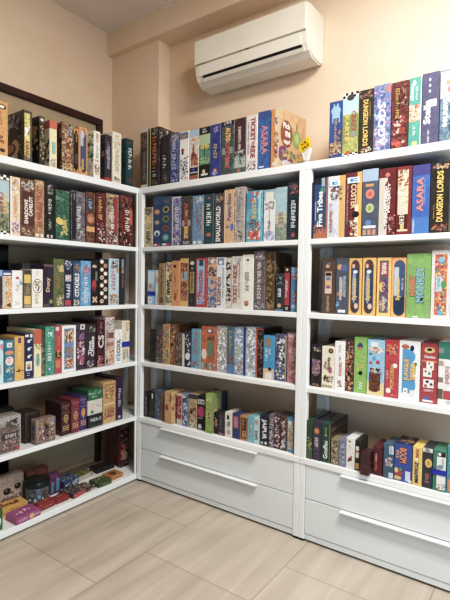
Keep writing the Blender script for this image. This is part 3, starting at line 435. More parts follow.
('L3', -0.1061, -0.0404, 0.8046, 1.077, 0.0321, 0.194, "cream box wrapped with a dark blue band on left unit's third shelf", 'e2dac0 dcd2b4 e8e2d0', [('p', 0.5, 0.74, 0.95, 0.96, ['e0b848', 'c86a4a', 'd89048'], 10), ('s', 0.4, 0.56, 0.72, 0.2, 'c8bca0'), ('s', 0.3, 0.06, 0.3, 0.35, '4a8a4a'), ('s', 0.68, 0.1, 0.32, 0.32, 'a85a8a'), ('p', 0.6, 0.02, 0.95, 0.18, ['7ac0d0', 'a8d0d8'], 6)], {'band': (0.375, 0.5, '24327e')}),
('L3', 0.0061, 0.02, 0.8046, 1.0318, 0.2284, 0.034, "dark domed package behind the white blue lettered box on left unit's third shelf", '4a4238 6a6048 3a342c', [('p', 0.1, 0.8, 0.9, 1, ['8a7a4a', '3a322a'], 6)], {}),
('L4', -0.9738, -0.8136, 0.4357, 0.5562, 0.0321, 0.054, "low greyish pink box with battle art at shelf left edge on left unit's fourth shelf", '6a5450 7a625c 8a7670 4a3c3a', [('p', 0.45, 0.1, 0.98, 0.9, ['8a6a64', '5a4a3c', 'a88a84', '7a3c38', 'c8a8a0'], 40), ('r', 0.4, 0.55, 0.95, 0.85, '4a3c3c'), ('s', 0.55, 0.6, 0.8, 0.05, '1c1a1c'), ('hs', 0.5, 0.9, 0.7, 0.2, 'd0c8c4'), ('r', 0.86, 0.05, 0.96, 0.16, 'b8343c')], {}),
('L4', -0.9055, -0.76, 0.4357, 0.6006, 0.1088, 0.094, "grey white box with black splash behind low pink box on left unit's fourth shelf", 'a8a29a b4aea6 9c968e', [('p', 0.4, 0.5, 0.9, 0.92, ['2c2a2a', '3c3a3a', '5a5654'], 18), ('e', 0.66, 0.58, 0.1, 0.05, '8a3c34'), ('p', 0.1, 0.1, 0.9, 0.4, ['7a6a5a', '5a5a48'], 10)], {}),
('L4', -0.866, -0.7312, 0.4357, 0.6192, 0.218, 0.094, "charcoal fabric covered box behind grey white box on left unit's fourth shelf", '25272b 2c2e33 1e2024', [], {'bev': 0.02}),
('L4', -0.7578, -0.6614, 0.4357, 0.6048, 0.0761, 0.124, "dark brown tin standing behind the illustrated tin on left unit's fourth shelf", '33221e 40302a 281b19', [('p', 0.05, 0.1, 0.6, 0.9, ['4a342c', '5a4036', '2a1c1a'], 14)], {'bev': 0.011, 'kind': 'tin'}),
('L4', -0.7309, -0.6066, 0.4357, 0.5731, 0.0114, 0.0617, "rounded tin with pale figure art and blue corner on left unit's fourth shelf", '8a6e60 a08478 7a5e50', [('p', 0.05, 0.05, 0.95, 0.95, ['6a5044', 'c8a898', '4a302c', 'd8c0b0', 'a07a68'], 34), ('e', 0.5, 0.6, 0.1, 0.25, '3c2a2c'), ('p', 0.35, 0.2, 0.65, 0.8, ['2e2226', '5a3438', '8a5a5a'], 12), ('p', 0.0, 0.7, 0.35, 0.97, ['b8945a', '8a6a3c'], 8), ('p', 0.75, 0.78, 0.98, 0.97, ['5a84c8', '7aa0d8'], 6)], {'bev': 0.011, 'kind': 'tin', 'left': [('r', 0.3, 0.55, 0.85, 0.8, '2f4f9a'), ('p', 0.2, 0.1, 0.9, 0.5, ['3a2e2a', '5a4a40'], 8)]}),
('L4', -0.5582, -0.4989, 0.4357, 0.6278, 0.033, 0.164, "brown book shaped box with gold bands, one of three on left unit's fourth shelf", '4a2424 54292a', [('r', 0, 0.9, 1, 0.94, '8a5a34'), ('s', 0.5, 0.78, 0.88, 0.6, '8a5a34'), ('r', 0, 0.7, 1, 0.72, '8a5a34'), ('e', 0.5, 0.52, 0.32, 0.13, 'c8a050'), ('e', 0.5, 0.52, 0.22, 0.09, '4a2424'), ('e', 0.5, 0.52, 0.1, 0.05, 'c8a050'), ('r', 0, 0.13, 1, 0.15, 'c8a050'), ('r', 0, 0.26, 1, 0.28, 'c8a050'), ('e', 0.2, 0.205, 0.1, 0.035, 'c8a050'), ('e', 0.5, 0.205, 0.1, 0.035, 'c8a050'), ('e', 0.8, 0.205, 0.1, 0.035, 'c8a050'), ('r', 0.4, 0.33, 0.7, 0.4, '8a5a34')], {'bev': 0.006, 'kind': 'book'}),
('L4', -0.4941, -0.4367, 0.4357, 0.6366, 0.0285, 0.164, "crimson book shaped box with gold bands, one of three on left unit's fourth shelf", '7a2438 862a40', [('r', 0, 0.9, 1, 0.94, 'b05a5a'), ('s', 0.5, 0.78, 0.88, 0.6, 'b05a5a'), ('r', 0, 0.7, 1, 0.72, 'b05a5a'), ('e', 0.5, 0.52, 0.32, 0.13, 'd8a858'), ('e', 0.5, 0.52, 0.22, 0.09, '7a2438'), ('e', 0.5, 0.52, 0.1, 0.05, 'd8a858'), ('r', 0, 0.13, 1, 0.15, 'd8a858'), ('r', 0, 0.26, 1, 0.28, 'd8a858'), ('e', 0.2, 0.205, 0.1, 0.035, 'd8a858'), ('e', 0.5, 0.205, 0.1, 0.035, 'd8a858'), ('e', 0.8, 0.205, 0.1, 0.035, 'd8a858'), ('r', 0.4, 0.33, 0.7, 0.4, 'b05a5a')], {'bev': 0.006, 'kind': 'book'}),
('L4', -0.4345, -0.3803, 0.4357, 0.6435, 0.0329, 0.164, "violet book shaped box with gold bands, one of three on left unit's fourth shelf", '43306a 4c3878', [('r', 0, 0.9, 1, 0.94, '8a6aa0'), ('s', 0.5, 0.78, 0.88, 0.6, '8a6aa0'), ('r', 0, 0.7, 1, 0.72, '8a6aa0'), ('e', 0.5, 0.52, 0.32, 0.13, 'e0a03a'), ('e', 0.5, 0.52, 0.22, 0.09, 'c8781e'), ('e', 0.5, 0.52, 0.1, 0.05, 'e0a03a'), ('r', 0, 0.13, 1, 0.15, 'e0a03a'), ('r', 0, 0.26, 1, 0.28, 'e0a03a'), ('e', 0.2, 0.205, 0.1, 0.035, 'e0a03a'), ('e', 0.5, 0.205, 0.1, 0.035, 'e0a03a'), ('e', 0.8, 0.205, 0.1, 0.035, 'e0a03a'), ('r', 0.4, 0.33, 0.7, 0.4, '8a6aa0')], {'bev': 0.006, 'kind': 'book'}),
('L4', -0.3748, -0.2635, 0.4357, 0.5121, 0.0292, 0.154, "black box with pale lettering at base of stack of three on left unit's fourth shelf", '26282a 2e3032', [('hs', 0.15, 0.9, 0.62, 0.35, 'd8dad8'), ('r', 0.05, 0.1, 0.95, 0.15, '5a5c5c')], {}),
('L4', -0.3752, -0.264, 0.5133, 0.6047, 0.0331, 0.154, "white box with green badge in middle of stack on left unit's fourth shelf", 'd0cbc0 c6c0b4', [('e', 0.3, 0.2, 0.1, 0.12, '3a8a4a'), ('r', 0.2, 0.4, 0.45, 0.75, 'd8b8a0'), ('s', 0.7, 0.5, 0.6, 0.3, '8a8a84')], {}),
('L4', -0.3756, -0.2646, 0.6059, 0.6686, 0.0298, 0.154, "green box with pale scrollwork on top of stack of three on left unit's fourth shelf", '1f6a44 26764e', [('p', 0.05, 0.2, 0.95, 0.9, ['4a9a70', '2a5a44', '8ac0a0'], 12)], {}),
('L4', -0.3358, -0.0952, 0.4357, 0.6511, 0.2495, 0.044, "dark green box at rear behind the green topped stack on left unit's fourth shelf", '1c3a2c 24463a 16302a', [('p', 0.05, 0.8, 0.95, 0.98, ['3a6a54', '2a5244'], 10)], {}),
('L4', -0.2594, -0.1573, 0.4357, 0.6988, 0.031, 0.194, "tan box with circular crest and crossed swords on left unit's fourth shelf", 'c89a58 d2a664 be8e4e', [('r', 0.06, 0.9, 0.94, 0.94, 'a87a3c'), ('e', 0.5, 0.68, 0.3, 0.1, 'a87840'), ('e', 0.5, 0.68, 0.22, 0.075, 'd2a664'), ('p', 0.15, 0.6, 0.85, 0.86, ['9a6a34', 'dcb878', '8a5c2c'], 14), ('r', 0.1, 0.44, 0.9, 0.47, 'e0c890'), ('p', 0.1, 0.1, 0.9, 0.4, ['9a5a30', 'b07840', '6a4428', 'c88a50'], 20), ('s', 0.5, 0.14, 0.2, 0.6, 'a8402c')], {}),
('L4', -0.154, -0.0963, 0.4357, 0.7107, 0.0325, 0.194, "purple box with thin white vertical letters beside tan box on left unit's fourth shelf", '3a2444 442c50', [('s', 0.5, 0.3, 0.74, 0.5, 'd8ccdc'), ('e', 0.5, 0.07, 0.2, 0.03, 'c8b8cc')], {}),
('M0', 0.001, 0.073, 1.9507, 2.3275, 0.0111, 0.234, 'grey brown board game with pale ends at left end atop middle unit', '5a4c44 6a5a50 4c403a', [('r', 0, 0.95, 1, 1, 'd8ccb8'), ('r', 0.1, 0, 0.9, 0.05, 'd0c4b4'), ('p', 0.15, 0.7, 0.85, 0.9, ['8a6a5c', '3a302c', 'a87a68'], 10), ('s', 0.55, 0.12, 0.6, 0.4, 'a89a8a'), ('r', 0.9, 0.02, 1, 0.98, 'c8bca8')], {}),
('M0', 0.0952, 0.1778, 1.9507, 2.3208, 0.0052, 0.254, 'black board game with long orange to blue lettering atop middle unit', '2c2224 382a2c 241c1e', [('r', 0, 0, 0.08, 1, 'd8c83c'), ('s', 0.5, 0.2, 0.84, 0.5, 'e07048'), ('s', 0.5, 0.14, 0.26, 0.45, '9ac0e0'), ('p', 0.2, 0.86, 0.95, 0.98, ['8a8480', '5a4a48'], 8), ('p', 0.2, 0.02, 0.9, 0.12, ['5a4040', '8a6a5a'], 6)], {'right': [('p', 0, 0.7, 0.5, 1, ['b8c4cc', '5a4a44', '3a302e', '6a5248'], 16)]}),
('M0', 0.18, 0.2516, 1.9507, 2.2589, 0.0166, 0.194, 'dark plum board game with white script atop middle unit', '2a2326 33292c', [('s', 0.45, 0.3, 0.6, 0.5, 'd8d0cc'), ('p', 0.2, 0.04, 0.85, 0.26, ['8a6a64', '5a4648'], 12), ('s', 0.5, 0.65, 0.9, 0.4, '5a4e50')], {}),
('M0', 0.2637, 0.3301, 1.9507, 2.2603, 0.0119, 0.234, 'indigo and white board game with pale blue lettering atop middle unit', '3a4478 4c5a94 6a7cb0 2c3464', [('p', 0.1, 0.78, 0.95, 0.98, ['d8d4cc', '8a6a5a', 'b8b4c0'], 12), ('s', 0.5, 0.24, 0.78, 0.6, 'b8c8ec'), ('p', 0.1, 0.02, 0.9, 0.22, ['a8b8e0', '5a6ab0', '3a3c6a'], 16)], {}),
('M0', 0.3424, 0.4154, 1.9507, 2.2537, 0.0123, 0.234, 'white board game with tiny red guard and black figures atop middle unit', 'e8e6e4 dedcda', [('r', 0.05, 0.85, 0.95, 0.98, '5a7c9a'), ('e', 0.5, 0.9, 0.35, 0.03, 'b8885a'), ('e', 0.35, 0.63, 0.16, 0.035, 'a83434'), ('r', 0.25, 0.54, 0.45, 0.6, '3a2c2c'), ('p', 0.05, 0.05, 0.95, 0.5, ['2a2a2c', 'e8e6e4', '8a8a90', 'c8c6c6', '4a4a4e'], 36)], {}),
('M0', 0.4202, 0.4914, 1.9507, 2.2514, 0.0148, 0.234, 'pale board game with a long necked red dinosaur atop middle unit', 'd8c4bc e0d0c8 c8a8a0', [('r', 0, 0.86, 1, 1, 'a8c4e0'), ('e', 0.4, 0.8, 0.25, 0.02, 'd8943a'), ('e', 0.42, 0.6, 0.1, 0.12, 'a8482c'), ('e', 0.45, 0.44, 0.3, 0.12, '8c3c28'), ('p', 0.1, 0.28, 0.95, 0.5, ['c85a3a', '8a3424', 'd88a5a'], 16), ('r', 0.05, 0.1, 0.95, 0.25, '2c2426'), ('e', 0.45, 0.2, 0.16, 0.04, '3a5aa8'), ('r', 0.05, 0.02, 0.95, 0.1, 'b85a3c'), ('r', 0.05, 0.14, 0.95, 0.16, 'd8d4d0')], {}),
('M0', 0.4936, 0.5771, 1.9507, 2.2523, 0.0157, 0.234, 'green misty board game with a lone tree atop middle unit', '3f8a6a 5aa080 2c6a50', [('r', 0, 0.86, 1, 1, '28282a'), ('s', 0.5, 0.88, 0.97, 0.5, 'd8d8d0'), ('r', 0, 0.66, 1, 0.86, 'a8c490'), ('e', 0.5, 0.62, 0.42, 0.05, 'c8b83c'), ('r', 0.46, 0.45, 0.54, 0.62, '2a4a34'), ('p', 0.05, 0.28, 0.95, 0.42, ['7ab05a', '4a8a4a', 'a8c46a'], 14), ('r', 0, 0.02, 1, 0.27, '1e2a24'), ('e', 0.45, 0.14, 0.13, 0.04, 'd8c8b0'), ('r', 0.2, 0.06, 0.8, 0.1, 'd8dcd4')], {}),
('M0', 0.5793, 0.6531, 1.9507, 2.2537, 0.0136, 0.244, 'royal blue board game with small gold lettering atop middle unit', '2f3f94 3a4ca2 293888', [('p', 0.3, 0.84, 0.8, 0.96, ['b8a8d8', '8a80c0'], 10), ('s', 0.52, 0.34, 0.62, 0.4, 'd8b868'), ('e', 0.5, 0.12, 0.16, 0.035, 'e0a838'), ('p', 0.2, 0.03, 0.8, 0.1, ['8aa0d8', 'b8c0e0'], 8)], {}),
('M0', 0.6588, 0.7497, 1.9507, 2.2541, 0.0126, 0.244, 'grey checkered board game with red yellow title atop middle unit', '5a6468 4a5458 6a7478', [('r', 0.08, 0.14, 0.34, 0.26, '3f5a58'), ('r', 0.36, 0.19, 0.62, 0.31, '8a9698'), ('r', 0.64, 0.14, 0.9, 0.26, '3f5a58'), ('r', 0.08, 0.39, 0.34, 0.51, '8a9698'), ('r', 0.36, 0.34, 0.62, 0.46, '3f5a58'), ('r', 0.64, 0.39, 0.9, 0.51, '8a9698'), ('r', 0.08, 0.54, 0.34, 0.66, '3f5a58'), ('r', 0.36, 0.59, 0.62, 0.71, '8a9698'), ('r', 0.64, 0.54, 0.9, 0.66, '3f5a58'), ('r', 0, 0.92, 1, 1, '2c2e30'), ('s', 0.5, 0.93, 0.99, 0.7, 'd8d8d4'), ('t', 'AUTOMOBILE', 0.5, 0.12, 0.86, 0.36, 'd85a44', 'd'), ('t', 'AUTO', 0.55, 0.62, 0.88, 0.36, 'e8c83a', 'd')], {}),
('M0', 0.7538, 0.8274, 1.9507, 2.2554, 0.0132, 0.244, 'maroon and sea green board game with white capitals atop middle unit', '5a3438 4a2c30', [('r', 0, 0.0, 1, 0.3, 'a8b8ac'), ('p', 0, 0.2, 1, 0.42, ['a8b8ac', '5a3438', '8a9c94'], 16), ('s', 0.45, 0.36, 0.84, 0.32, 'e8e4dc'), ('s', 0.55, 0.14, 0.36, 0.4, '6a7a78'), ('r', 0, 0, 1, 0.1, '4a6a6a'), ('e', 0.4, 0.05, 0.16, 0.035, 'c85a4a')], {}),
('M0', 0.8296, 0.9021, 1.9507, 2.2556, 0.0147, 0.254, 'white board game with large red serif title atop middle unit', 'e0d6d0 d8ccc6', [('t', 'TICKET', 0.62, 0.54, 0.96, 0.42, 'a83034', 'd'), ('t', 'TO', 0.62, 0.46, 0.53, 0.3, 'a83034', 'd'), ('t', 'RIDE', 0.62, 0.24, 0.45, 0.42, 'a83034', 'd'), ('s', 0.22, 0.3, 0.9, 0.16, '5a6a9a'), ('p', 0.1, 0.02, 0.9, 0.18, ['5a7a5a', '3a6a8a', 'c8b8b0', '8a4a44'], 14)], {}),
('M0', 0.9058, 0.9837, 1.9507, 2.263, 0.016, 0.254, 'bright blue board game with red white lettering atop middle unit', '2c62ac 3470ba 2a5aa0', [('r', 0, 0.88, 1, 1, '3a5a9a'), ('t', 'ASARA', 0.55, 0.26, 0.76, 0.5, 'e07a84', 'd'), ('s', 0.25, 0.3, 0.7, 0.14, '7ab0e0'), ('r', 0.1, 0.04, 0.5, 0.06, 'e0e8f0')], {}),
('M0', 0.9919, 1.044, 1.9507, 2.2571, 0.0012, 0.244, 'large orange fruit themed board game displaying its cover atop middle unit', 'e8943a e8943a', [('r', 0, 0, 0.5, 1, 'ea8e30'), ('r', 0.5, 0, 1, 1, 'ecd6a8'), ('p', 0.2, 0.72, 0.9, 0.86, ['7a4a8a', 'e0d8e0', '9a6aa8'], 8), ('p', 0.3, 0.15, 0.95, 0.6, ['7a3a7a', '8ab04a', 'c86a9a', 'd8a84a', 'a8405a'], 22), ('r', 0.2, 0.03, 0.7, 0.09, 'e8e0d4')], {'turn': -0.15, 'right': [('r', 0, 0, 1, 1, 'c99a5e'), ('p', 0.05, 0.55, 0.95, 0.97, ['c29258', 'd0a468', 'bd8c50'], 12), ('e', 0.27, 0.6, 0.22, 0.24, '7a3a24'), ('e', 0.27, 0.6, 0.205, 0.225, '8a4428'), ('h', 'Pick', 0.14, 0.4, 0.74, 0.1, 'f2e8da'), ('h', 'me', 0.22, 0.4, 0.6, 0.1, 'f2e8da'), ('h', 'up!', 0.16, 0.4, 0.46, 0.1, 'f2e8da'), ('e', 0.64, 0.56, 0.16, 0.16, '7c9a3a'), ('e', 0.66, 0.58, 0.08, 0.09, '9cb45a'), ('r', 0.63, 0.72, 0.66, 0.84, '5a3a2a'), ('e', 0.15, 0.24, 0.17, 0.14, '7a3a6a'), ('e', 0.2, 0.27, 0.07, 0.06, 'a86a98'), ('e', 0.42, 0.24, 0.1, 0.11, 'c8983a'), ('e', 0.43, 0.1, 0.14, 0.1, '8a3a5a'), ('e', 0.72, 0.26, 0.1, 0.1, 'c89a44'), ('p', 0.05, 0.02, 0.95, 0.34, ['6a3a5a', 'a8843a', '5a7a34', 'c89a50', '8a8478'], 26), ('e', 0.3, 0.08, 0.2, 0.07, 'b8b4b0'), ('p', 0.6, 0.02, 0.95, 0.16, ['8a8a78', '6a6a5a'], 10)]}),
('M1', 0.0345, 0.1103, 1.5609, 1.82, 0.0197, 0.194, "cream and black sketchy box beside left post on middle unit's first shelf", 'c8bc98 b8a878 d8ccac', [('p', 0.1, 0.8, 0.95, 0.98, ['2c2a26', '8a846c', '5a564a'], 10), ('p', 0.1, 0.4, 0.9, 0.8, ['d8b868', 'c8a050', 'e8dcc0'], 14), ('s', 0.5, 0.05, 0.4, 0.6, '3c3830')], {}),
('M1', 0.1126, 0.181, 1.5609, 1.8802, 0.0227, 0.234, "slate blue box with three round pictures on middle unit's first shelf", '2f4f78 365884', [('r', 0.1, 0.86, 0.9, 0.9, '4a6a94'), ('e', 0.5, 0.7, 0.38, 0.055, 'c87a4a'), ('e', 0.5, 0.7, 0.22, 0.035, 'e0a878'), ('e', 0.5, 0.49, 0.34, 0.05, '8a8478'), ('e', 0.5, 0.49, 0.22, 0.035, 'c8a890'), ('e', 0.5, 0.27, 0.4, 0.06, 'c8d8e0'), ('e', 0.5, 0.25, 0.2, 0.035, '3a5a84'), ('r', 0.1, 0.02, 0.5, 0.06, 'd8d4d0'), ('r', 0.55, 0.01, 0.9, 0.06, 'c83a3a')], {}),
('M1', 0.1832, 0.2702, 1.5609, 1.8757, 0.0195, 0.234, "slate blue box with four round pictures on middle unit's first shelf", '2f4f78 365884', [('s', 0.55, 0.86, 0.93, 0.7, '8a8474'), ('e', 0.5, 0.74, 0.3, 0.065, 'd8a848'), ('e', 0.5, 0.74, 0.2, 0.045, '4a3c34'), ('e', 0.5, 0.55, 0.3, 0.065, '7aa848'), ('e', 0.5, 0.55, 0.2, 0.045, '6a3c2c'), ('e', 0.5, 0.36, 0.3, 0.065, 'a8483c'), ('e', 0.5, 0.36, 0.18, 0.04, '6a4a5a'), ('e', 0.5, 0.18, 0.3, 0.065, '4aa8b0'), ('e', 0.5, 0.18, 0.16, 0.035, '7ac0a0'), ('r', 0.15, 0.02, 0.55, 0.06, 'd8d4d0'), ('r', 0.6, 0.01, 0.85, 0.06, 'c83a3a')], {}),
('M1', 0.2787, 0.3533, 1.5609, 1.8657, 0.0191, 0.234, "lavender blue game with pale edge and white lettering on middle unit's first shelf", '5a5a90 7a7cb0 a8a8c8 4a4a7c', [('r', 0, 0, 0.1, 1, 'd8cfc0'), ('r', 0, 0.97, 1, 1, 'd8cfc0'), ('s', 0.55, 0.3, 0.78, 0.5, 'd8d4ec'), ('p', 0.15, 0.02, 0.95, 0.2, ['c8a8a8', 'e0d8e0', '5a5a8a'], 14)], {}),
('M1', 0.3565, 0.4399, 1.5609, 1.862, 0.0179, 0.234, "checkered black grey game with red and yellow title on middle unit's first shelf", '4a4644 5a5654 3c3836', [('r', 0.08, 0.14, 0.34, 0.26, '4a5450'), ('r', 0.36, 0.19, 0.62, 0.31, 'a8a49c'), ('r', 0.64, 0.14, 0.9, 0.26, '4a5450'), ('r', 0.08, 0.39, 0.34, 0.51, 'a8a49c'), ('r', 0.36, 0.34, 0.62, 0.46, '4a5450'), ('r', 0.64, 0.39, 0.9, 0.51, 'a8a49c'), ('r', 0.08, 0.54, 0.34, 0.66, '4a5450'), ('r', 0.36, 0.59, 0.62, 0.71, 'a8a49c'), ('r', 0.64, 0.54, 0.9, 0.66, '4a5450'), ('t', 'AUTOMOBILE', 0.5, 0.16, 0.86, 0.4, 'd8503c', 'd'), ('t', 'BILE', 0.5, 0.13, 0.38, 0.4, 'e8c43a', 'd'), ('s', 0.5, 0.02, 0.08, 0.7, 'd8d4cc')], {}),
('M1', 0.4439, 0.5312, 1.5609, 1.8562, 0.0199, 0.234, "misty blue game with red brown lettering on middle unit's first shelf", '6a90b4 7ca0c0 4f7aa4', [('p', 0.4, 0.86, 0.95, 0.97, ['d8d8d0', 'a8a8a0'], 8), ('s', 0.5, 0.34, 0.68, 0.38, 'a86a5a'), ('r', 0.86, 0.2, 0.98, 0.8, 'c89a78'), ('r', 0.1, 0.02, 0.35, 0.08, 'e0e0dc'), ('r', 0.5, 0.02, 0.85, 0.08, 'c8ccd0')], {}),
('M1', 0.5343, 0.6074, 1.5609, 1.8568, 0.0197, 0.234, "deep teal game with chunky white lettering and red badge on middle unit's first shelf", '1c4a50 24585e 184044', [('s', 0.5, 0.32, 0.8, 0.6, 'ecece6'), ('e', 0.5, 0.19, 0.34, 0.05, '8c5048'), ('e', 0.5, 0.19, 0.2, 0.03, 'b87a6a'), ('e', 0.5, 0.92, 0.12, 0.02, 'c86a6a'), ('r', 0.92, 0, 1, 1, '3a84a0')], {}),
('M1', 0.6118, 0.6791, 1.5609, 1.8551, 0.0196, 0.234, "dusky purple game with large white lettering on middle unit's first shelf", '4a3f4c 564a58 40363f', [('p', 0.1, 0.82, 0.95, 0.98, ['8a5a3c', '5a8a94', 'c8a878'], 12), ('t', 'SMALLWORLD', 0.42, 0.04, 0.74, 0.5, 'eceae6', 'u')], {}),
('M1', 0.6854, 0.7526, 1.5609, 1.8676, 0.0185, 0.244, "peach game with blue serif lettering on middle unit's first shelf", 'd8a470 e0ae7a d09a66', [('t', 'Puerto Rico', 0.5, 0.42, 0.92, 0.4, '4a6aa0', 'u'), ('e', 0.3, 0.32, 0.16, 0.035, '4a4440'), ('e', 0.3, 0.33, 0.09, 0.02, 'c8c0b0'), ('e', 0.8, 0.3, 0.2, 0.07, '5a7ac0'), ('r', 0, 0, 0.06, 1, 'f0d8b4')], {}),
('M1', 0.7567, 0.8232, 1.5609, 1.874, 0.0173, 0.244, "grey taupe shrink wrapped game with faint lettering on middle unit's first shelf", 'a89c94 b8aca4 988c86', [('p', 0.15, 0.88, 0.85, 0.97, ['d8d0c0', '8a7a6a'], 8), ('s', 0.45, 0.35, 0.82, 0.5, '7a84a0'), ('p', 0.2, 0.08, 0.8, 0.22, ['7a4a44', 'd8ccc0', '5a4a48'], 10)], {}),
('M1', 0.8342, 0.9369, 1.5609, 1.8427, 0.0196, 0.234, "turquoise sea game with yellow title and red crab on middle unit's first shelf", '3a9ab4 5ab4c8 2c8aa8', [('r', 0.02, 0.65, 0.98, 0.97, '2f94c0'), ('p', 0.2, 0.78, 0.98, 0.98, ['d8dce0', 'a8c8d4', 'c85a44'], 8), ('r', 0.78, 0.1, 0.92, 0.95, 'a8d0d8'), ('s', 0.5, 0.44, 0.8, 0.34, 'e8c040'), ('e', 0.4, 0.36, 0.25, 0.08, '3a5a74'), ('p', 0.1, 0.25, 0.9, 0.42, ['2a4a5a', 'c85a3c', '5aa8b8'], 16), ('r', 0.15, 0.05, 0.85, 0.22, 'c85a48'), ('p', 0.15, 0.03, 0.9, 0.26, ['d86a50', 'a84438', 'e8d8cc'], 16)], {}),
('M1', 0.9458, 1.0168, 1.5609, 1.8397, 0.0235, 0.234, "white floral game with purple and pink petals on middle unit's first shelf", 'dcdcd8 d0d4d4', [('r', 0, 0.8, 1, 1, '8ab0c8'), ('r', 0.15, 0.8, 0.85, 0.95, 'e0d4c4'), ('p', 0.05, 0.6, 0.95, 0.78, ['8a5aa8', 'c88aa8', 'e8b0a0', '5a9a5a'], 16), ('r', 0.48, 0.3, 0.52, 0.6, '4a7a4a'), ('s', 0.5, 0.12, 0.4, 0.3, '7a7a84'), ('p', 0.02, 0.02, 0.98, 0.2, ['8a9ad8', 'b8a8d8', '7aa8d0'], 14)], {}),
('M1', 1.0192, 1.089, 1.5609, 1.8452, 0.0228, 0.234, "pale blue green landscape game on middle unit's first shelf", '9cc0c8 8ab4c0', [('r', 0, 0.0, 1, 0.32, '7a8c7c'), ('r', 0, 0.32, 1, 0.5, 'a8b8a4'), ('p', 0.05, 0.02, 0.95, 0.3, ['8a9c84', '6a7c70', '98a890'], 14), ('r', 0.25, 0.26, 0.75, 0.54, 'b8a49c'), ('s', 0.5, 0.28, 0.52, 0.5, '8a6a64'), ('r', 0, 0.43, 1, 0.45, 'd8c87a')], {}),
('M1', 1.0936, 1.1576, 1.5609, 1.8633, 0.0174, 0.234, "midnight teal game with white block lettering by right post on middle unit's first shelf", '1f3440 284250 1a2c36', [('s', 0.55, 0.2, 0.68, 0.5, 'd8e4ea'), ('p', 0.2, 0.78, 0.95, 0.97, ['c85a44', '3a5a6a', '8a4a40'], 8), ('e', 0.55, 0.09, 0.16, 0.04, 'b84a3c')], {}),
('M2', 0.0518, 0.121, 1.1846, 1.412, 0.0379, 0.094, "small light blue box wrapped with a navy band on middle unit's second shelf", '8ac0dc 9ccce4', [('r', 0.1, 0.62, 0.9, 0.95, 'c8dce4'), ('e', 0.35, 0.52, 0.25, 0.08, 'c88a6a'), ('e', 0.4, 0.44, 0.3, 0.05, 'd8a888'), ('r', 0.1, 0.05, 0.6, 0.22, 'd8e4ec'), ('e', 0.35, 0.13, 0.1, 0.03, 'c8443a'), ('r', 0.9, 0, 1, 1, '4aa0d0')], {'band': (0.26, 0.38, '1f2f6e')}),
('M2', 0.1232, 0.154, 1.1846, 1.4117, 0.0374, 0.094, "narrow white box with faint face picture on middle unit's second shelf", 'dcd4c8 d4ccbe', [('e', 0.5, 0.72, 0.4, 0.1, 'c8a088'), ('s', 0.6, 0.05, 0.3, 0.4, 'a87a70')], {}),
('M2', 0.1562, 0.206, 1.1846, 1.4552, 0.0339, 0.194, "slim olive tan box with antique lettering on middle unit's second shelf", 'a08450 ac905c 947844', [('s', 0.5, 0.25, 0.9, 0.3, '5c4a2c'), ('e', 0.5, 0.12, 0.3, 0.08, '6a5632'), ('r', 0.0, 0.0, 0.1, 1, '7a6438')], {}),
('M2', 0.2121, 0.2671, 1.1846, 1.4601, 0.0383, 0.214, "cream box with bold black jungle lettering on middle unit's second shelf", 'e0cf9c d8c48c', [('p', 0.1, 0.78, 0.95, 0.98, ['8a8a94', 'b83a3a', 'c85a5a'], 12), ('t', 'SAFARI', 0.5, 0.25, 0.6, 0.6, '26221e', 'd'), ('p', 0.1, 0.02, 0.9, 0.22, ['3a6a8a', 'c8443a', '5a8a4a'], 12), ('p', 0.5, 0.55, 0.95, 0.8, ['5a8a3c', 'b84a4a'], 6)], {}),
('M2', 0.2705, 0.3343, 1.1846, 1.4685, 0.0327, 0.214, "plain orange box with dark stamped emblem on middle unit's second shelf", 'd88a3e e0944a', [('e', 0.4, 0.88, 0.2, 0.035, '4a2c1c'), ('s', 0.45, 0.45, 0.75, 0.3, 'a86a4a'), ('r', 0.1, 0.33, 0.9, 0.34, 'b86a2c'), ('s', 0.5, 0.12, 0.28, 0.4, '6a4a44')], {}),
('M2', 0.3375, 0.4028, 1.1846, 1.4834, 0.036, 0.214, "mustard box with rust coloured mosaic panel on middle unit's second shelf", 'd8a838 e0b244', [('r', 0.08, 0.12, 0.95, 0.9, 'a85a3c'), ('p', 0.08, 0.12, 0.95, 0.9, ['8a4438', 'c8784a', 'b8a890', '7a3c34', 'd8a070'], 34), ('r', 0.5, 0.55, 0.9, 0.72, '8ab0cc')], {}),
('M2', 0.4068, 0.4641, 1.1846, 1.482, 0.0344, 0.214, "charcoal box with gilded vertical name plate on middle unit's second shelf", '363636 404040', [('e', 0.5, 0.9, 0.3, 0.04, 'c8ccc8'), ('e', 0.5, 0.79, 0.14, 0.03, '8a8c8a'), ('r', 0.2, 0.28, 0.8, 0.72, 'b89a44'), ('s', 0.5, 0.3, 0.7, 0.4, '3a3424'), ('s', 0.5, 0.1, 0.16, 0.3, '7a7c7a')], {}),
('M2', 0.4665, 0.5514, 1.1846, 1.4805, 0.0322, 0.224, "red framed box with sky blue panel and script on middle unit's second shelf", 'c03a34 b83430', [('r', 0.12, 0.06, 0.8, 0.96, '7ab4dc'), ('r', 0.16, 0.08, 0.76, 0.94, '8ac0e0'), ('r', 0.3, 0.84, 0.68, 0.96, '3a4a6a'), ('t', 'Pinocchio', 0.42, 0.22, 0.76, 0.5, 'c84448', 'u'), ('p', 0.14, 0.06, 0.78, 0.26, ['c86a5a', '4a6ab0', 'e0d0c8'], 14)], {}),
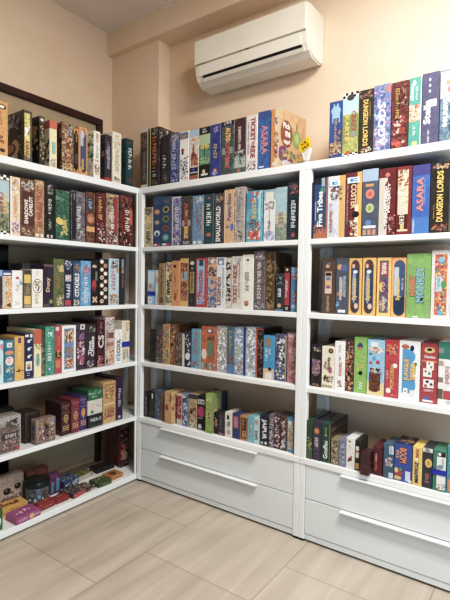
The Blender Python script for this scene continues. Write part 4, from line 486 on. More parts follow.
('M2', 0.5551, 0.6212, 1.1846, 1.4848, 0.0331, 0.224, "blue and orange adventure box with white title on middle unit's second shelf", '5a7ab0 4a6aa0 d89a60 e0b080', [('e', 0.55, 0.92, 0.22, 0.04, 'd8d8d4'), ('r', 0.4, 0.55, 0.98, 0.88, 'd8985a'), ('p', 0.2, 0.62, 0.95, 0.84, ['4a3a44', 'e0b888', '3a4a74'], 12), ('s', 0.25, 0.2, 0.6, 0.36, 'dce4f0'), ('p', 0.1, 0.02, 0.9, 0.2, ['2c4a94', '3a5aa8', 'a8b0c0'], 12)], {}),
('M2', 0.6234, 0.687, 1.1846, 1.4827, 0.0349, 0.224, "white game with large red word and blue edge on middle unit's second shelf", 'd4dadc ccd4d8', [('r', 0.1, 0.85, 0.8, 0.98, '6a8aa0'), ('e', 0.45, 0.9, 0.2, 0.04, 'd8e4ec'), ('t', 'LEGENDS', 0.3, 0.06, 0.62, 0.4, 'a84440', 'u'), ('s', 0.75, 0.2, 0.8, 0.16, '5a7a94')], {}),
('M2', 0.6899, 0.7261, 1.1846, 1.4798, 0.0355, 0.214, "narrow white box with black ink splashes on middle unit's second shelf", 'b8b4a8 c8c4b8', [('p', 0.05, 0.05, 0.95, 0.95, ['26241f', '3a3630', '8a4a3c', 'd8d4c8'], 20)], {}),
('M2', 0.7309, 0.8021, 1.1846, 1.4865, 0.0343, 0.234, "white railway game with red serif title and faded top on middle unit's second shelf", 'd4ccc0 ccc2b6', [('t', 'TICKET', 0.36, 0.1, 0.46, 0.42, 'b04844', 'u'), ('t', 'TO', 0.36, 0.48, 0.56, 0.3, 'b04844', 'u'), ('t', 'RIDE', 0.36, 0.58, 0.84, 0.42, 'b04844', 'u'), ('s', 0.76, 0.2, 0.85, 0.16, '5a6478'), ('p', 0.3, 0.84, 0.95, 0.97, ['8a9ca8', 'a8a090'], 8)], {}),
('M2', 0.8043, 0.8778, 1.1846, 1.4943, 0.0338, 0.234, "plain ivory game with thin grey script on middle unit's second shelf", 'e2e0d2 dcd9ca', [('e', 0.5, 0.9, 0.14, 0.02, '4a4a44'), ('s', 0.45, 0.32, 0.68, 0.46, '8a8e8a'), ('e', 0.42, 0.11, 0.2, 0.05, 'a8442c'), ('e', 0.42, 0.12, 0.12, 0.03, 'c87a5a')], {}),
('M2', 0.8802, 0.9513, 1.1846, 1.5133, 0.0367, 0.234, "shrink wrapped taupe game with white lettering on middle unit's second shelf", '6a5a5c 7a6a6c 5c4e50', [('p', 0.1, 0.85, 0.95, 0.98, ['a8a8b4', '8a5a5a', 'c8c4c8'], 14), ('s', 0.5, 0.18, 0.8, 0.42, 'e0dcd8'), ('p', 0.1, 0.02, 0.95, 0.16, ['b8b4b8', '8a94b0', '5a4a4c'], 12)], {}),
('M2', 0.9535, 1.0124, 1.1846, 1.5049, 0.0437, 0.194, "tall brown wood look box with carved pattern on middle unit's second shelf", '6a5030 7a5c38 5a4428', [('p', 0.1, 0.05, 0.9, 0.95, ['8a6a40', '4a3620', '9a7848', '3c2c1c'], 26)], {'right': [('p', 0, 0, 1, 1, ['4a3826', '3a2c1e'], 10)]}),
('M2', 1.0217, 1.069, 1.1846, 1.3877, 0.034, 0.174, "midnight blue short box with pale label on middle unit's second shelf", '26343e 2e3e4a', [('p', 0.1, 0.7, 0.95, 0.97, ['5a6a74', '8a98a0', '1c2830'], 12), ('r', 0.3, 0.38, 0.7, 0.6, 'c8d0d4'), ('s', 0.45, 0.4, 0.58, 0.3, '3a4a54'), ('e', 0.5, 0.15, 0.25, 0.06, 'c8945a'), ('r', 0, 0, 1, 0.05, '4a8ab8')], {}),
('M2', 1.0712, 1.1118, 1.1846, 1.4237, 0.0346, 0.174, "black and red short box with white capitals on middle unit's second shelf", '2a2022 32262a', [('r', 0.12, 0.14, 0.85, 0.86, 'b02c3c'), ('e', 0.45, 0.93, 0.18, 0.03, 'e0b88a'), ('s', 0.42, 0.3, 0.7, 0.45, 'ecdcdc'), ('s', 0.5, 0.03, 0.1, 0.5, 'd8d4d4')], {}),
('M2', 1.114, 1.1531, 1.1846, 1.4212, 0.0347, 0.174, "bright blue short box against right post on middle unit's second shelf", '4a84c0 5a94cc', [('r', 0.05, 0.88, 0.95, 0.98, '7ab0d8'), ('p', 0.1, 0.72, 0.95, 0.88, ['b84a4a', 'd8b8b8'], 6), ('p', 0.3, 0.2, 0.95, 0.45, ['c88a4a', 'a85a3c', 'e0b070'], 10), ('e', 0.4, 0.12, 0.3, 0.05, 'a8c8e0')], {}),
('M3', 0.0715, 0.1163, 0.8046, 1.023, 0.044, 0.214, "plain black box at left end of row on middle unit's third shelf", '141414 1a1a1a', [], {}),
('M3', 0.1197, 0.1849, 0.8046, 1.0584, 0.0464, 0.234, "smoky grey game with orange clad figure on middle unit's third shelf", '4a4644 5a5450 3c3836', [('p', 0.2, 0.2, 0.95, 0.8, ['6a5a64', 'c8744a', '8a5a4a', 'a84a3c', '3a3436'], 22), ('p', 0.1, 0.02, 0.9, 0.15, ['8a8478', '5a564e'], 8)], {}),
('M3', 0.1871, 0.2443, 0.8046, 1.0636, 0.0425, 0.234, "colourful blue yellow orange collage game on middle unit's third shelf", '8a9ab8 c8b43c d8843c 5a7a4a', [('p', 0.02, 0.02, 0.98, 0.98, ['d8782c', 'e0b83a', '6a90c8', '7a8a3c', 'c85a34', '4a5a8a'], 44), ('p', 0.1, 0.85, 0.9, 0.99, ['e08a3c', 'c86a2c'], 8)], {}),
('M3', 0.2465, 0.289, 0.8046, 1.0667, 0.0488, 0.234, "black orange and yellow patterned game on middle unit's third shelf", '2a2422 b8742c 3a302c', [('p', 0.02, 0.02, 0.98, 0.98, ['c8843c', '1e1a1a', 'e0b84a', '5a7a8a', 'a85a30'], 36)], {}),
('M3', 0.2945, 0.3482, 0.8046, 1.0143, 0.0468, 0.194, "brown patterned narrow box with a capital letter on middle unit's third shelf", '6a5648 7a6656 5c4a3e', [('p', 0.05, 0.05, 0.95, 0.95, ['8a7260', '4a3c34', 'a8886a'], 20)], {}),
('M3', 0.3507, 0.3693, 0.8046, 1.0095, 0.0469, 0.194, "thin white box beside the brown patterned one on middle unit's third shelf", 'd8d2c4 d0c8ba', [], {}),
('M3', 0.3715, 0.4217, 0.8046, 1.0309, 0.0458, 0.194, "dark navy and white splashed game on middle unit's third shelf", '26304a 34405c 1e2638', [('p', 0.1, 0.05, 0.95, 0.95, ['8a98b0', '3a4868', 'c8ccd4', '5a4a44', 'd8dce0'], 26), ('e', 0.5, 0.3, 0.35, 0.1, 'dce4ec')], {}),
('M3', 0.4247, 0.5024, 0.8046, 1.048, 0.0484, 0.214, "light blue game with pink lettering on middle unit's third shelf", '5aa0b8 68acc4', [('r', 0.85, 0, 1, 1, '8ac0a8'), ('s', 0.4, 0.34, 0.76, 0.42, 'c87a90'), ('e', 0.45, 0.88, 0.12, 0.04, 'c85a4a'), ('p', 0.1, 0.03, 0.8, 0.18, ['c84a6a', '3a5a9a', 'd88aa0'], 10)], {}),
('M3', 0.5053, 0.6179, 0.8046, 1.0697, 0.0468, 0.234, "glossy orange game with green tree emblem on middle unit's third shelf", 'd0683a d8744a c85c30', [('r', 0.45, 0.2, 0.85, 0.8, 'b85a34'), ('p', 0.35, 0.68, 0.95, 0.8, ['5a4a2c', '7a5a30'], 10), ('e', 0.6, 0.5, 0.22, 0.2, '6a8a6a'), ('r', 0.35, 0.86, 0.75, 0.93, '4a6a94'), ('e', 0.55, 0.9, 0.12, 0.03, 'd8e4e8'), ('p', 0.02, 0.02, 0.98, 0.18, ['5a9a84', '8a5a3c', 'a8b8a8'], 16), ('e', 0.2, 0.36, 0.18, 0.12, 'e8d4cc')], {}),
('M3', 0.6223, 0.6968, 0.8046, 1.0789, 0.0484, 0.234, "silvery crinkled cellophane wrapped white game on middle unit's third shelf", 'b8b8b8 a8a4a4 ccd0d0', [('p', 0.05, 0.05, 0.95, 0.95, ['e8ecec', '8a8488', 'b0a8a0', 'f0f2f2', 'c8b8b0'], 40)], {'wrap': 1}),
('M3', 0.6996, 0.7466, 0.8046, 1.0771, 0.0441, 0.234, "teal game with gold vertical lettering on middle unit's third shelf", '3c6c80 467a90', [('s', 0.5, 0.42, 0.92, 0.6, 'c8b078'), ('p', 0.2, 0.26, 0.9, 0.42, ['b85a4c', '8a4a48'], 8), ('r', 0, 0, 1, 0.2, '5a84b8')], {}),
('M3', 0.7493, 0.8281, 0.8046, 1.0814, 0.0444, 0.234, "wrapped pale blue game with navy right edge on middle unit's third shelf", '8aa4c4 9cb4d0 7894b8', [('r', 0.82, 0, 1, 1, '26347c'), ('p', 0.05, 0.3, 0.8, 0.95, ['c8d8e4', 'a8bccc', 'e0e8ec', '7a98b8'], 22), ('e', 0.42, 0.5, 0.12, 0.14, 'a8b88a'), ('p', 0.05, 0.02, 0.8, 0.28, ['b89890', 'd8dce0', '8a8c98', 'a86a54'], 20)], {'wrap': 1}),
('M3', 0.8307, 0.8929, 0.8046, 1.0862, 0.046, 0.234, "silver marbled shrink wrapped game on middle unit's third shelf", 'c4ccd4 b0b8c2 d8dee2', [('p', 0.03, 0.03, 0.97, 0.97, ['e8eef2', '98a2ae', 'b8bec6', 'f0f4f4', '848c98'], 40)], {'wrap': 1}),
('M3', 0.8951, 0.9445, 0.8046, 1.0816, 0.0457, 0.214, "black game with a bright red left edge on middle unit's third shelf", '241c1c 2c2222', [('r', 0, 0, 0.22, 1, 'c8503c'), ('r', 0.25, 0.97, 1, 1, 'c8503c'), ('e', 0.6, 0.9, 0.2, 0.04, '5a5450'), ('p', 0.3, 0.05, 0.95, 0.8, ['3a2c2a', '6a5a50', '8a7a70', '4a3830'], 24)], {}),
('M3', 0.9474, 1.0159, 0.8046, 1.0471, 0.0425, 0.194, "cyan game with white lettering above a tan muzzle on middle unit's third shelf", '1f94c8 2a9ed0', [('r', 0.18, 0.74, 0.65, 0.94, '8a8a5a'), ('e', 0.4, 0.84, 0.18, 0.06, 'b87a5a'), ('s', 0.3, 0.4, 0.7, 0.3, 'e8f2f6'), ('s', 0.6, 0.56, 0.7, 0.25, 'e8f2f6'), ('r', 0, 0, 1, 0.25, 'd8b090'), ('e', 0.6, 0.24, 0.16, 0.04, '3c2c28'), ('r', 0.2, 0.02, 0.8, 0.16, 'd8d8d0')], {}),
('M3', 1.0183, 1.0883, 0.8046, 1.0607, 0.0479, 0.194, "cellophane wrapped slate purple game with bear head on middle unit's third shelf", '5a6080 6a7090 4c5270', [('p', 0.03, 0.03, 0.97, 0.97, ['8a90a8', '3a4060', 'c8ccd8', 'e8ecf0', '5a4a44'], 36), ('r', 0.86, 0.05, 0.98, 0.95, 'b89a4a')], {'wrap': 1}),
('M3', 1.0918, 1.1524, 0.8046, 1.0711, 0.0489, 0.194, "rose pink textured game by right post on middle unit's third shelf", 'c07a8a cc8a98 b46c7e', [('p', 0.1, 0.05, 0.95, 0.95, ['d8a0ac', 'b86a7c', 'e0b8c0'], 20), ('p', 0.05, 0.9, 0.95, 0.98, ['e8d8dc'], 4)], {}),
('M4', 0.0391, 0.0745, 0.4357, 0.6043, 0.028, 0.099, "black small box with silver lettering at left end above middle unit's drawers", '26262a 303034', [('s', 0.5, 0.1, 0.8, 0.5, 'a8a8ac')], {}),
('M4', 0.0772, 0.1313, 0.4357, 0.6146, 0.0314, 0.119, "dark grey small box with brown panel above middle unit's drawers", '2c2a28 383430', [('r', 0.25, 0.1, 0.9, 0.7, '4a443c'), ('r', 0.5, 0.72, 0.75, 0.92, 'd8d8d4')], {}),
('M4', 0.1339, 0.1849, 0.4357, 0.6292, 0.0287, 0.119, "slate blue small box near left end above middle unit's drawers", '4a6478 567084 3f586c', [('p', 0.1, 0.05, 0.9, 0.95, ['5a7890', '3a5468', '8a9ca8'], 14)], {}),
('M4', 0.1871, 0.2152, 0.4357, 0.6091, 0.029, 0.099, "slim brown small box beside kraft carton above middle unit's drawers", '8a6448 966e50', [('e', 0.5, 0.5, 0.4, 0.1, 'a8443a')], {}),
('M4', 0.2448, 0.308, 0.4357, 0.64, 0.0038, 0.119, "kraft cardboard carton with red spot above middle unit's drawers", 'c89e5e d2a868', [('e', 0.3, 0.5, 0.22, 0.1, 'a83a34'), ('p', 0.7, 0.7, 1, 0.95, ['6a4a30', 'a87a48'], 4)], {'right': [('p', 0, 0.1, 1, 0.9, ['c89e5e', '8a3a34', 'a87844', 'b89054'], 14)]}),
('M4', 0.325, 0.3697, 0.4357, 0.6285, 0.031, 0.109, "small red and white box above middle unit's drawers", 'c8b8b0 d4c8c0', [('r', 0, 0.2, 0.85, 0.95, 'b02c3c'), ('p', 0.1, 0.3, 0.8, 0.85, ['d8c8c4', '8a242e', 'c84a54'], 10)], {}),
('M4', 0.3719, 0.419, 0.4357, 0.6413, 0.0276, 0.109, "small blue white marbled box above middle unit's drawers", '5a78a0 8aa0bc 4a6890', [('p', 0.05, 0.05, 0.95, 0.95, ['b8c8d8', '3a5880', 'd8dce0', '6a4a54'], 22)], {}),
('M4', 0.4222, 0.4889, 0.4357, 0.646, 0.0337, 0.119, "small tan cartoon box with dark top above middle unit's drawers", 'c8ac84 b89a70', [('r', 0, 0.86, 1, 1, '4a4a4e'), ('e', 0.5, 0.7, 0.4, 0.08, 'b8945a'), ('p', 0.05, 0.3, 0.95, 0.62, ['5a4438', 'c87a50', 'e0c8a0', '3c302c'], 18), ('p', 0.05, 0.03, 0.95, 0.28, ['e0d8c8', 'c8b898', '8a7a64'], 12)], {}),
('M4', 0.4911, 0.5529, 0.4357, 0.6449, 0.0317, 0.119, "small black box with hot pink splash above middle unit's drawers", '201c20 2a242a', [('r', 0.1, 0.76, 0.9, 0.9, 'd8d4d4'), ('p', 0.2, 0.78, 0.8, 0.88, ['3a3438'], 5), ('e', 0.5, 0.54, 0.48, 0.16, 'b83468'), ('p', 0.1, 0.42, 0.9, 0.66, ['c8447a', '9a2854'], 10), ('r', 0.1, 0.34, 0.7, 0.355, 'd8d8d8'), ('e', 0.35, 0.1, 0.22, 0.07, 'c8c8c4')], {}),
('M4', 0.5683, 0.6201, 0.4357, 0.6729, 0.0132, 0.129, "lime green small box with yellow tint above middle unit's drawers", '8aac3a 9ab84a 7a9c30', [('p', 0.1, 0.3, 0.9, 0.6, ['c8b84a', 'd8d07a', '8a6a4a', '5a7aa0'], 16), ('p', 0.1, 0.8, 0.9, 0.97, ['a8c45a', 'b8d070'], 6)], {'right': [('r', 0, 0.0, 1, 1, '8a9448'), ('r', 0.7, 0, 1, 1, '2a3a6a'), ('p', 0.1, 0.3, 0.9, 0.6, ['6a5a3a', 'c8b050'], 6)]}),
('M4', 0.6223, 0.6512, 0.4357, 0.5661, 0.0284, 0.089, "short black box with orange figure above middle unit's drawers", '22222a 2a2a34', [('p', 0.1, 0.3, 0.8, 0.75, ['d88a2c', 'e0a23c', 'c87424'], 10), ('e', 0.8, 0.45, 0.15, 0.05, '7ab0d0')], {}),
('M4', 0.6534, 0.6993, 0.4357, 0.5676, 0.0274, 0.099, "short charcoal box with grey stripes above middle unit's drawers", '38363c 444248', [('s', 0.5, 0.25, 0.9, 0.5, '7a7880'), ('p', 0.1, 0.02, 0.9, 0.12, ['b87a84'], 5)], {}),
('M4', 0.7021, 0.752, 0.4357, 0.5805, 0.0285, 0.109, "short white box with black lettering above middle unit's drawers", 'dcd8cc d4cfc2', [('r', 0.3, 0.72, 0.6, 0.88, '1c1a1c'), ('s', 0.55, 0.36, 0.62, 0.5, '26221e'), ('p', 0.3, 0.1, 0.8, 0.3, ['c86a6a', 'd8a8a0'], 8)], {}),
('M4', 0.7542, 0.8056, 0.4357, 0.5827, 0.0305, 0.109, "short navy box with coral label above middle unit's drawers", '34447c 3c4c86', [('r', 0.15, 0.42, 0.8, 0.88, 'c8606a'), ('s', 0.48, 0.45, 0.85, 0.4, 'e0a0a4'), ('p', 0.1, 0.02, 0.9, 0.35, ['4a5a94', '2c3a6c'], 8)], {}),
('M4', 0.8078, 0.8595, 0.4357, 0.5777, 0.0312, 0.109, "short brown box with amber frame above middle unit's drawers", 'b87c34 c48a40', [('r', 0.12, 0.08, 0.85, 0.92, '6a3c2c'), ('s', 0.4, 0.45, 0.85, 0.4, 'd8a85a'), ('p', 0.2, 0.1, 0.8, 0.42, ['a87a48', '8a5a3c', 'd0a870'], 10)], {}),
('M4', 0.8621, 0.9017, 0.4357, 0.5863, 0.0288, 0.109, "short aqua box with tiny pale label above middle unit's drawers", '5cacc0 68b8ca', [('r', 0.35, 0.3, 0.65, 0.68, 'c8d0b8'), ('s', 0.5, 0.32, 0.66, 0.2, '6a4a44')], {}),
('M4', 0.9039, 0.9375, 0.4357, 0.5841, 0.0281, 0.109, "short pale aqua box with dark letters above middle unit's drawers", 'a8c8cc b4d2d4', [('r', 0.2, 0.74, 0.8, 0.9, 'b89a7a'), ('s', 0.5, 0.14, 0.5, 0.6, '3c4a50')], {}),
('M4', 0.9399, 0.9957, 0.4357, 0.6043, 0.0302, 0.119, "short midnight box with white calligraphy above middle unit's drawers", '232a3c 2a3246', [('t', 'JAIPUR', 0.48, 0.22, 0.88, 0.62, 'e8eaec', 'd'), ('r', 0.12, 0.05, 0.4, 0.13, 'b8b8b8'), ('e', 0.7, 0.1, 0.14, 0.05, 'd8d8d8')], {}),
('M4', 0.9981, 1.0277, 0.4357, 0.6178, 0.0298, 0.109, "short silver grey art box above middle unit's drawers", '6a6668 7a7678 5a5658', [('p', 0.05, 0.05, 0.95, 0.95, ['a8a4a8', '4a4648', 'c8c4c4'], 20)], {}),
('M4', 1.0299, 1.0666, 0.4357, 0.6212, 0.0323, 0.109, "short plum red art box above middle unit's drawers", '5a3a4a 6a4658 4a3040', [('p', 0.05, 0.05, 0.95, 0.95, ['b84a4a', '4a5a8a', 'c88a8a', '3a2c38', 'd8c8cc'], 24)], {}),
('M4', 1.0688, 1.106, 0.4357, 0.62, 0.0286, 0.109, "short umber art box beside bright blue one above middle unit's drawers", '4a3c38 5a4a44', [('p', 0.05, 0.05, 0.95, 0.95, ['8a7a70', 'b8a898', '3a2e2a', 'd8d0c8'], 20), ('r', 0.88, 0, 1, 1, '8a3a34')], {}),
('M4', 1.1084, 1.1536, 0.4357, 0.6197, 0.0306, 0.109, "short sky blue box with gold figures by right post above middle unit's drawers", '3a8cc4 4698ce', [('r', 0.15, 0.08, 0.78, 0.92, 'c8c8b0'), ('p', 0.15, 0.1, 0.78, 0.7, ['c8943a', 'a8743a', 'd8b868', '8aa0b8'], 18), ('e', 0.4, 0.85, 0.16, 0.05, 'd8e8f0')], {}),
('M4', 0.4897, 0.5874, 0.4357, 0.6538, 0.2011, 0.019, "dark green box standing behind short black box above middle unit's drawers", '24382c 2c4434 1c2c24', [('p', 0.5, 0.6, 0.95, 0.95, ['3c5c44', '4a6a50'], 6), ('r', 0, 0, 0.12, 1, '22306a')], {}),
('R0', 1.3194, 1.3871, 1.9507, 2.2277, 0.0139, 0.244, 'blue board game with pale castle keep and gold treasure atop right unit', '2c4c94 34569e', [('e', 0.5, 0.83, 0.36, 0.08, '8abce4'), ('r', 0.22, 0.62, 0.8, 0.82, '8abce4'), ('r', 0.3, 0.9, 0.42, 0.95, '8abce4'), ('r', 0.56, 0.9, 0.7, 0.95, '8abce4'), ('r', 0.3, 0.6, 0.72, 0.7, '3a5a9a'), ('s', 0.5, 0.16, 0.68, 0.22, 'd8b060'), ('p', 0.05, 0.02, 0.95, 0.28, ['c89a48', 'a87838', 'd8bc7a', '8a5c34'], 26), ('p', 0.6, 0.28, 0.95, 0.5, ['b8784a', '5a4a54'], 8)], {}),
('R0', 1.3893, 1.4663, 1.9507, 2.2525, 0.0114, 0.244, 'racing board game with checkered rims and bold yellow lettering atop right unit', 'a8b450 98a848', [('r', 0.0, 0.92, 1, 1, 'f0ece0'), ('r', 0.0, 0.92, 0.167, 0.96, '1c1a1c'), ('r', 0.167, 0.96, 0.333, 1.0, '1c1a1c'), ('r', 0.333, 0.92, 0.5, 0.96, '1c1a1c'), ('r', 0.5, 0.96, 0.667, 1.0, '1c1a1c'), ('r', 0.667, 0.92, 0.833, 0.96, '1c1a1c'), ('r', 0.833, 0.96, 1.0, 1.0, '1c1a1c'), ('r', 0.0, 0, 1, 0.05, 'f0ece0'), ('r', 0.0, 0.0, 0.167, 0.025, '1c1a1c'), ('r', 0.167, 0.025, 0.333, 0.05, '1c1a1c'), ('r', 0.333, 0.0, 0.5, 0.025, '1c1a1c'), ('r', 0.5, 0.025, 0.667, 0.05, '1c1a1c'), ('r', 0.667, 0.0, 0.833, 0.025, '1c1a1c'), ('r', 0.833, 0.025, 1.0, 0.05, '1c1a1c'), ('r', 0, 0.66, 1, 0.92, 'a8d0e4'), ('r', 0, 0.2, 1, 0.64, '7f9448'), ('p', 0, 0.05, 1, 0.3, ['a8a83c', '8a9434', 'c8b848'], 16), ('e', 0.5, 0.92, 0.24, 0.05, '4a4a44'), ('t', 'CRAZY', 0.72, 0.38, 0.7, 0.3, 'b83c34', 'd'), ('t', 'KARTS', 0.3, 0.25, 0.64, 0.28, 'e8b428', 'd'), ('e', 0.68, 0.34, 0.18, 0.04, '8a8e94'), ('e', 0.4, 0.06, 0.14, 0.03, 'c84438')], {}),
('R0', 1.4685, 1.5368, 1.9507, 2.2506, 0.0145, 0.254, 'black board game with chunky yellow capitals between racing and purple games atop right unit', '38322c 423b34', [('p', 0.05, 0.86, 0.95, 0.98, ['a84a3c', '8a7a6a', '5a5048'], 10), ('t', 'DUNGEON LORDS', 0.48, 0.12, 0.84, 0.36, 'ecc02c', 'd'), ('s', 0.78, 0.55, 0.8, 0.1, 'b89a34'), ('p', 0.05, 0.02, 0.95, 0.1, ['8a7a4a', 'a83a34', 'd8ccb0'], 8)], {}),
('R0', 1.539, 1.6166, 1.9507, 2.2562, 0.0138, 0.254, 'blue violet board game with large white mythic capitals atop right unit', '5a7ab4 7a90c8 8a6aa0 4a94b8', [('p', 0.02, 0.02, 0.98, 0.98, ['5a6ab0', '8ab8d8', 'a87ab8', '3a6a9a', 'c8a8c8'], 40), ('e', 0.85, 0.92, 0.14, 0.06, 'd86a5a'), ('t', 'AGODS', 0.5, 0.08, 0.72, 0.44, 'f0f0ee', 'u')], {}),
('R0', 1.6202, 1.6938, 1.9507, 2.2518, 0.0144, 0.254, 'dark red board game with gold framed vertical title atop right unit', '6a2c2a 7a3632 5a2624', [('p', 0.05, 0.03, 0.95, 0.5, ['a83c34', 'c8a898', '5a2c2c', '8a4a40'], 22), ('r', 0.2, 0.42, 0.5, 0.92, '4a2a28'), ('s', 0.35, 0.44, 0.9, 0.28, 'd8a43a'), ('p', 0.55, 0.6, 0.95, 0.95, ['b88a70', '8a5a4c', '4a2a2c'], 12), ('p', 0.05, 0.02, 0.6, 0.12, ['d84a38'], 5)], {}),
('R0', 1.6963, 1.7487, 1.9507, 2.2546, 0.0157, 0.254, 'mint teal board game with central market picture atop right unit', '2f9a88 3aa494', [('e', 0.4, 0.92, 0.14, 0.04, 'e8f0ec'), ('t', 'MARKET', 0.25, 0.66, 0.9, 0.26, 'e8f4f0', 'd'), ('s', 0.62, 0.66, 0.86, 0.22, 'd8ece8'), ('r', 0.04, 0.36, 0.94, 0.6, 'c8a078'), ('p', 0.04, 0.36, 0.94, 0.6, ['d8b48c', 'a8543c', 'a8c4d8', 'e0d0b8'], 16), ('s', 0.45, 0.14, 0.3, 0.3, 'd8ece4'), ('r', 0.3, 0.01, 0.7, 0.07, 'e0c03c'), ('r', 0.94, 0, 1, 1, 'e0ece4')], {}),
('R0', 1.7512, 1.8228, 1.9507, 2.2585, 0.0123, 0.254, 'slate lilac board game with white lettering and dots atop right unit', '565474 5e5c7e', [('e', 0.45, 0.9, 0.06, 0.02, 'e0e0e0'), ('e', 0.45, 0.82, 0.06, 0.02, 'e0e0e0'), ('e', 0.45, 0.74, 0.06, 0.02, 'e0e0e0'), ('t', 'Stella', 0.32, 0.28, 0.62, 0.4, 'eeeef0', 'u'), ('r', 0.5, 0.52, 0.85, 0.62, 'd8d8e0'), ('s', 0.42, 0.02, 0.2, 0.14, 'e0e0e4')], {}),
('R0', 1.8261, 1.9001, 1.9507, 2.2538, 0.0105, 0.254, 'grey blue board game with orange fish art at right edge atop right unit', '5a7a94 6a8aa0 4c6c88', [('r', 0, 0.6, 1, 0.98, 'a8b0b4'), ('e', 0.7, 0.82, 0.4, 0.05, 'd8884a'), ('e', 0.7, 0.72, 0.3, 0.06, 'b86a48'), ('t', 'Sunrise', 0.35, 0.2, 0.6, 0.36, 'f0f0ec', 'd'), ('p', 0.5, 0.02, 1, 0.5, ['3a5a78', 'c8884c', '2c4a64'], 14)], {}),
('R1', 1.2345, 1.2428, 1.5609, 1.8451, 0.0135, 0.214, "thin navy game beside left post of right unit on right unit's first shelf", '22365c 1c2c4c', [('r', 0, 0.7, 1, 1, '3a3434')], {}),
('R1', 1.245, 1.3183, 1.5609, 1.8633, 0.0154, 0.244, "navy to orange game with white brush lettering on right unit's first shelf", '2a4a74 325480', [('r', 0, 0, 1, 0.16, 'b8683c'), ('p', 0, 0.08, 1, 0.26, ['c8784a', '5a4a64', '8a5a54'], 14), ('r', 0.9, 0, 1, 1, 'b06a44'), ('r', 0.0, 0.9, 0.9, 1, '2c2c44'), ('r', 0.55, 0.86, 0.8, 1, '8ab0c0'), ('e', 0.65, 0.8, 0.2, 0.05, '3a8a84'), ('t', 'Five Tribes', 0.46, 0.2, 0.78, 0.4, 'eef0f0', 'u'), ('r', 0.12, 0.3, 0.16, 0.62, 'c8ccd0')], {}),
('R1', 1.3205, 1.4082, 1.5609, 1.8641, 0.0123, 0.244, "white and golden yellow game with animal head and sticker on right unit's first shelf", 'd8d8dc ccd0d8', [('r', 0.68, 0, 1, 1, 'e2a41c'), ('p', 0.15, 0.6, 0.9, 0.84, ['3c3c38', '6a7464', 'a8a8a4', '8a4a3c'], 22), ('e', 0.3, 0.5, 0.28, 0.1, 'c8d0e4'), ('s', 0.22, 0.08, 0.56, 0.26, 'a8606c'), ('p', 0.1, 0.02, 0.6, 0.2, ['a8b8d8', 'd8dce4'], 10)], {'sticker': (0.42, 0.88, 0.3, 0.08)}),
('R1', 1.4104, 1.4921, 1.5609, 1.8697, 0.0125, 0.244, "maroon game with yellow right edge and blue sticker on right unit's first shelf", '6a2c34 7a343c', [('r', 0.72, 0, 1, 1, 'e4a620'), ('r', 0.6, 0.02, 0.8, 0.5, 'ecdcb0'), ('t', 'COSTER', 0.52, 0.44, 0.82, 0.34, 'e8c48a', 'd'), ('e', 0.65, 0.35, 0.22, 0.05, '2c2422'), ('p', 0.3, 0.02, 0.75, 0.26, ['e0d4c0', 'b83a38', '8a8a5a'], 14), ('s', 0.15, 0.2, 0.85, 0.1, 'c8a888')], {'sticker': (0.5, 0.88, 0.36, 0.08)}),
('R1', 1.4943, 1.5688, 1.5609, 1.8754, 0.0126, 0.254, "slate game with red and green round badges on right unit's first shelf", '4a566a 525e72', [('r', 0, 0.82, 1, 1, '98b4d8'), ('r', 0.2, 0.74, 0.72, 0.78, 'd8883c'), ('e', 0.5, 0.63, 0.28, 0.075, 'd87864'), ('e', 0.5, 0.63, 0.12, 0.035, 'c85040'), ('e', 0.5, 0.42, 0.26, 0.07, 'b8c078'), ('e', 0.5, 0.42, 0.14, 0.04, '8aa04a'), ('e', 0.42, 0.2, 0.2, 0.045, '5a84c8'), ('r', 0.1, 0.12, 0.9, 0.16, 'dcd8d4'), ('r', 0.08, 0.02, 0.3, 0.1, 'c88a6a'), ('r', 0.38, 0.02, 0.6, 0.1, 'c88a6a'), ('r', 0.68, 0.02, 0.9, 0.1, 'c88a6a')], {}),
('R1', 1.571, 1.6489, 1.5609, 1.8706, 0.0185, 0.254, "maroon and cream industrial game with white outlined title on right unit's first shelf", '7a3034 6a282c', [('r', 0.02, 0, 0.5, 0.86, 'c8bcac'), ('p', 0.35, 0.1, 0.6, 0.8, ['7a3034', 'c8bcac', '5a2426'], 14), ('e', 0.5, 0.9, 0.14, 0.03, 'd86a5a'), ('t', 'MANHATTAN', 0.42, 0.14, 0.66, 0.22, 'f0e8e0', 'u'), ('t', 'PROJECT', 0.62, 0.34, 0.78, 0.18, 'f0e8e0', 'u'), ('p', 0.6, 0.02, 0.98, 0.3, ['8a4448', 'b89a94', '5a2428'], 12)], {}),
('R1', 1.6525, 1.717, 1.5609, 1.8678, 0.0139, 0.254, "red bordered game with cream window artwork on right unit's first shelf", '8a2c2c 7c2626', [('r', 0.1, 0.05, 0.8, 0.95, 'd8c8a4'), ('p', 0.1, 0.7, 0.8, 0.95, ['c87a50', '8a4434', 'e0d0b0', '5a3028'], 16), ('p', 0.1, 0.45, 0.8, 0.68, ['e0d4a8', 'b8a878', 'd8c890'], 10), ('r', 0.1, 0.08, 0.8, 0.3, '5a2824'), ('s', 0.4, 0.14, 0.5, 0.4, 'e0d8c0'), ('r', 0.3, 0.08, 0.55, 0.16, 'd8b860')], {}),
('R1', 1.7196, 1.7933, 1.5609, 1.8661, 0.0179, 0.254, "royal blue game with red orange title next to black game on right unit's first shelf", '3060b0 3868ba', [('r', 0, 0.85, 1, 1, '4a4a90'), ('t', 'ASARA', 0.46, 0.32, 0.82, 0.4, 'e07868', 'u'), ('s', 0.72, 0.4, 0.8, 0.12, '7aa8dc'), ('s', 0.12, 0.02, 0.22, 0.12, 'e8ecf0'), ('r', 0, 0, 1, 0.24, '3a78c4')], {}),
